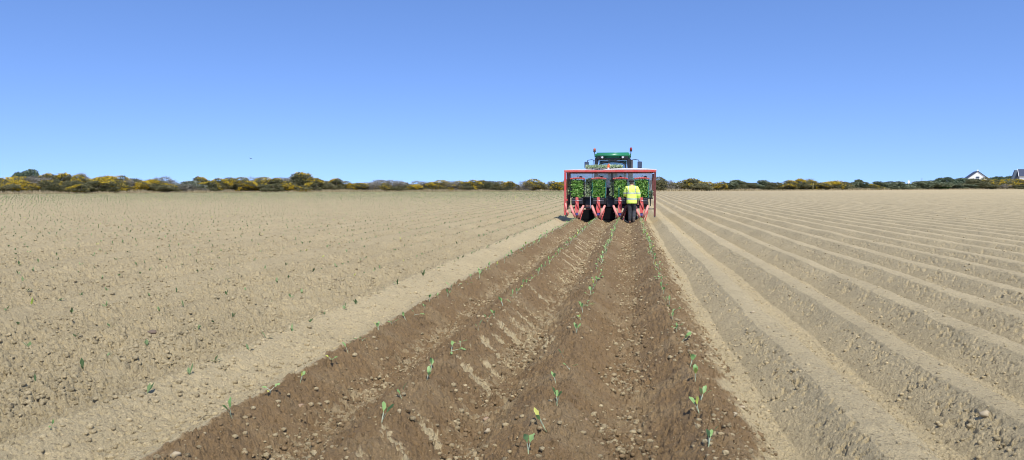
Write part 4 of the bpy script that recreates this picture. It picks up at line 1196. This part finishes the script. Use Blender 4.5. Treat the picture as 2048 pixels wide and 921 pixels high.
def worker():
    X0, Y0 = .075, 29.35
    Z0 = -.185
    # local axes: faces +Y, x right. joints
    J = dict(pel=(0, 0, .93), sp=(-.005, .015, 1.10), ch=(-.01, .04, 1.32), nk=(-.01, .07, 1.49), hd=(-.015, .10, 1.60), top=(-.015, .115, 1.69),
             ls=(-.19, .05, 1.41), le=(-.27, .12, 1.15), lw=(-.19, .36, 1.10), rs=(.18, .05, 1.41), re=(.27, .03, 1.13), rw=(.245, .16, .90),
             lh=(-.085, 0, .90), lk=(-.07, .03, .48), la=(-.065, -.02, .085), lt=(-.07, .14, .03),
             rh=(.085, 0, .90), rk=(.095, .10, .50), ra=(.085, -.20, .20), rt=(.09, -.10, .05))
    K = list(J); idx = {k: i for i, k in enumerate(K)}
    E = [('pel', 'sp'), ('sp', 'ch'), ('ch', 'nk'), ('nk', 'hd'), ('hd', 'top'), ('ch', 'ls'), ('ls', 'le'), ('le', 'lw'), ('ch', 'rs'), ('rs', 're'), ('re', 'rw'),
         ('pel', 'lh'), ('lh', 'lk'), ('lk', 'la'), ('la', 'lt'), ('pel', 'rh'), ('rh', 'rk'), ('rk', 'ra'), ('ra', 'rt')]
    Rr = dict(pel=(.14, .11), sp=(.13, .10), ch=(.16, .11), nk=.055, hd=.085, top=.07, ls=.06, le=.042, lw=.03, rs=.06, re=.042, rw=.03,
              lh=.085, lk=.058, la=.04, lt=.035, rh=.085, rk=.058, ra=.04, rt=.035)
    body = skin_obj('person', [J[k] for k in K], [(idx[a], idx[b]) for a, b in E], [Rr[k] for k in K], M_SKIN)
    body.location = (X0, Y0, Z0)
    # jacket
    jk = dict(a=(0, .0, .79), b=(0, .01, 1.02), c=(-.01, .04, 1.28), d=(-.01, .06, 1.43), n=(-.01, .07, 1.51), ls=J['ls'], lm=(-.235, .08, 1.28), le=J['le'], lw=(-.2, .33, 1.11), rs=J['rs'], rm=(.235, .04, 1.27), re=J['re'], rw=(.25, .14, .93))
    k2 = list(jk); ix = {k: i for i, k in enumerate(k2)}
    e2 = [('a', 'b'), ('b', 'c'), ('c', 'd'), ('d', 'n'), ('d', 'ls'), ('ls', 'lm'), ('lm', 'le'), ('le', 'lw'), ('d', 'rs'), ('rs', 'rm'), ('rm', 're'), ('re', 'rw')]
    r2 = dict(a=(.225, .17), b=(.225, .175), c=(.24, .18), d=(.18, .14), n=.08, ls=.10, lm=.098, le=.09, lw=.06, rs=.10, rm=.098, re=.09, rw=.062)
    skin_obj('jacket', [jk[k] for k in k2], [(ix[a], ix[b]) for a, b in e2], [r2[k] for k in k2], M_HV, body, root=1)
    tj = dict(p=(0, 0, .93), lh=(-.088, .0, .80), lk=J['lk'], la=(-.066, -.015, .12), rh=(.088, .0, .80), rk=J['rk'], ra=(.086, -.18, .235))
    k3 = list(tj); ix3 = {k: i for i, k in enumerate(k3)}
    skin_obj('trousers', [tj[k] for k in k3], [(ix3[a], ix3[b]) for a, b in [('p', 'lh'), ('lh', 'lk'), ('lk', 'la'), ('p', 'rh'), ('rh', 'rk'), ('rk', 'ra')]],
             [(.12, .11), .100, .088, .075, .100, .088, .075], M_TROUS, body)
    for nm, a, t in (('l', (-.065, -.05, .07), (-.072, .17, .045)), ('r', (.085, -.24, .20), (.09, -.09, .045))):
        mid = tuple((a[i]+t[i])/2 for i in range(3))
        skin_obj('boot', [(a[0], a[1]+.03, a[2]+.10), a, mid, t], [(0, 1), (1, 2), (2, 3)], [.06, .062, .055, .045], M_BOOT, body, root=1)
    # hair and cap
    skin_obj('hair', [(-.015, .075, 1.56), (-.015, .085, 1.64)], [(0, 1)], [.082, .095], plain('dark_hair', (.02, .015, .012), .9), body)
    c = MB(); c.lathe([(0, .108), (.04, .104), (.08, .078), (.10, .02)], (-.015, .105, 1.655), (0, .12, 1), 18)
    c.poly([(-.08, .18, 1.672), (.05, .18, 1.672), (.03, .27, 1.655), (-.06, .27, 1.655)], (0, 0, .01)); c.build('cap', M_CAP, body)
    # face on the far side, ears
    f = MB(); f.box((-.015, .195, 1.60), (.025, .03, .05), bev=.008)
    for s in (-1, 1): f.box((-.015+s*.09, .10, 1.60), (.015, .035, .06), bev=.006)
    f.build('ears_and_nose', M_SKIN, body)
    for s in (-1, 1): MB().lathe([(-.008, .004), (0, .010), (.008, .004)], (-.015+s*.032, .178, 1.62), (0, 1, 0), 8).build('eye', M_BLACKP, body)
    MB().box((-.015, .175, 1.555), (.045, .012, .009), bev=.003).build('mouth', plain('lip', (.35, .12, .10), .6), body)
    # hands: palm + five bent fingers
    for side, w, d in ((-1, Vector(J['lw']), Vector((.15, .95, -.15))), (1, Vector(J['rw']), Vector((-.05, .45, -.9)))):
        d.normalize(); acr = Vector((1, 0, 0)); nrm = d.cross(acr).normalized()
        vs = [tuple(w-d*.03), tuple(w+d*.04), tuple(w+d*.085)]; ed = [(0, 1), (1, 2)]; ra = [.026, (.036, .018), (.036, .016)]
        for k in range(4):
            b = w+d*.085+acr*(k-1.5)*.020; L = (.072, .082, .076, .06)[k]
            n0 = len(vs)
            vs += [tuple(b), tuple(b+d*L*.5+nrm*.012), tuple(b+d*L*.85+nrm*.040)]; ed += [(2, n0), (n0, n0+1), (n0+1, n0+2)]; ra += [.010, .009, .008]
        n0 = len(vs); b = w+d*.03-acr*side*.03
        vs += [tuple(b), tuple(b+d*.03-acr*side*.022), tuple(b+d*.06-acr*side*.022+nrm*.02)]; ed += [(1, n0), (n0, n0+1), (n0+1, n0+2)]; ra += [.012, .011, .009]
        skin_obj('hand', vs, ed, ra, M_SKIN, body, root=1)
    tag(body, 'person in yellow hi-vis jacket, black cap and trousers walking behind the transplanter', 'person')
worker()

# ------------------------------------------------------------------ light
EL, AZ = R(54), R(22)
sd = Vector((math.sin(AZ)*math.cos(EL), -math.cos(AZ)*math.cos(EL), math.sin(EL)))
sun = bpy.data.lights.new('sun', 'SUN'); sun.energy = 4.3; sun.angle = R(.53); sun.color = (1, .955, .88)
so = bpy.data.objects.new('sun', sun); link(so); so.rotation_euler = sd.to_track_quat('Z', 'Y').to_euler()
w = bpy.data.worlds.new('World'); S.world = w; w.use_nodes = True
nt = w.node_tree; bg = nt.nodes['Background']
sky = nt.nodes.new('ShaderNodeTexSky'); sky.sky_type = 'NISHITA'; sky.sun_disc = False
sky.sun_elevation = EL; sky.sun_rotation = math.pi-AZ; sky.altitude = 0; sky.air_density = 1.0; sky.dust_density = .25; sky.ozone_density = 2.0
hs = nt.nodes.new('ShaderNodeHueSaturation'); hs.inputs['Saturation'].default_value = 1.08; hs.inputs['Hue'].default_value = .5
tcw = nt.nodes.new('ShaderNodeTexCoord'); vm = nt.nodes.new('ShaderNodeVectorMath'); vm.operation = 'MULTIPLY_ADD'
vm.inputs[1].default_value = (1, 1, 1.25); vm.inputs[2].default_value = (0, 0, .155)
vn = nt.nodes.new('ShaderNodeVectorMath'); vn.operation = 'NORMALIZE'
nt.links.new(tcw.outputs['Generated'], vm.inputs[0]); nt.links.new(vm.outputs[0], vn.inputs[0]); nt.links.new(vn.outputs[0], sky.inputs['Vector'])
gm = nt.nodes.new('ShaderNodeVectorMath'); gm.operation = 'MULTIPLY'; gm.inputs[1].default_value = (1.05, 1.08, 1.33)
nt.links.new(sky.outputs[0], gm.inputs[0]); nt.links.new(gm.outputs[0], hs.inputs['Color']); nt.links.new(hs.outputs[0], bg.inputs['Color'])
bg.inputs['Strength'].default_value = .14
S.view_settings.view_transform = 'Standard'; S.view_settings.look = 'None'
S.view_settings.exposure = 0.22; S.view_settings.gamma = 1
S.render.engine = 'CYCLES'
S.cycles.filter_width = 1.0
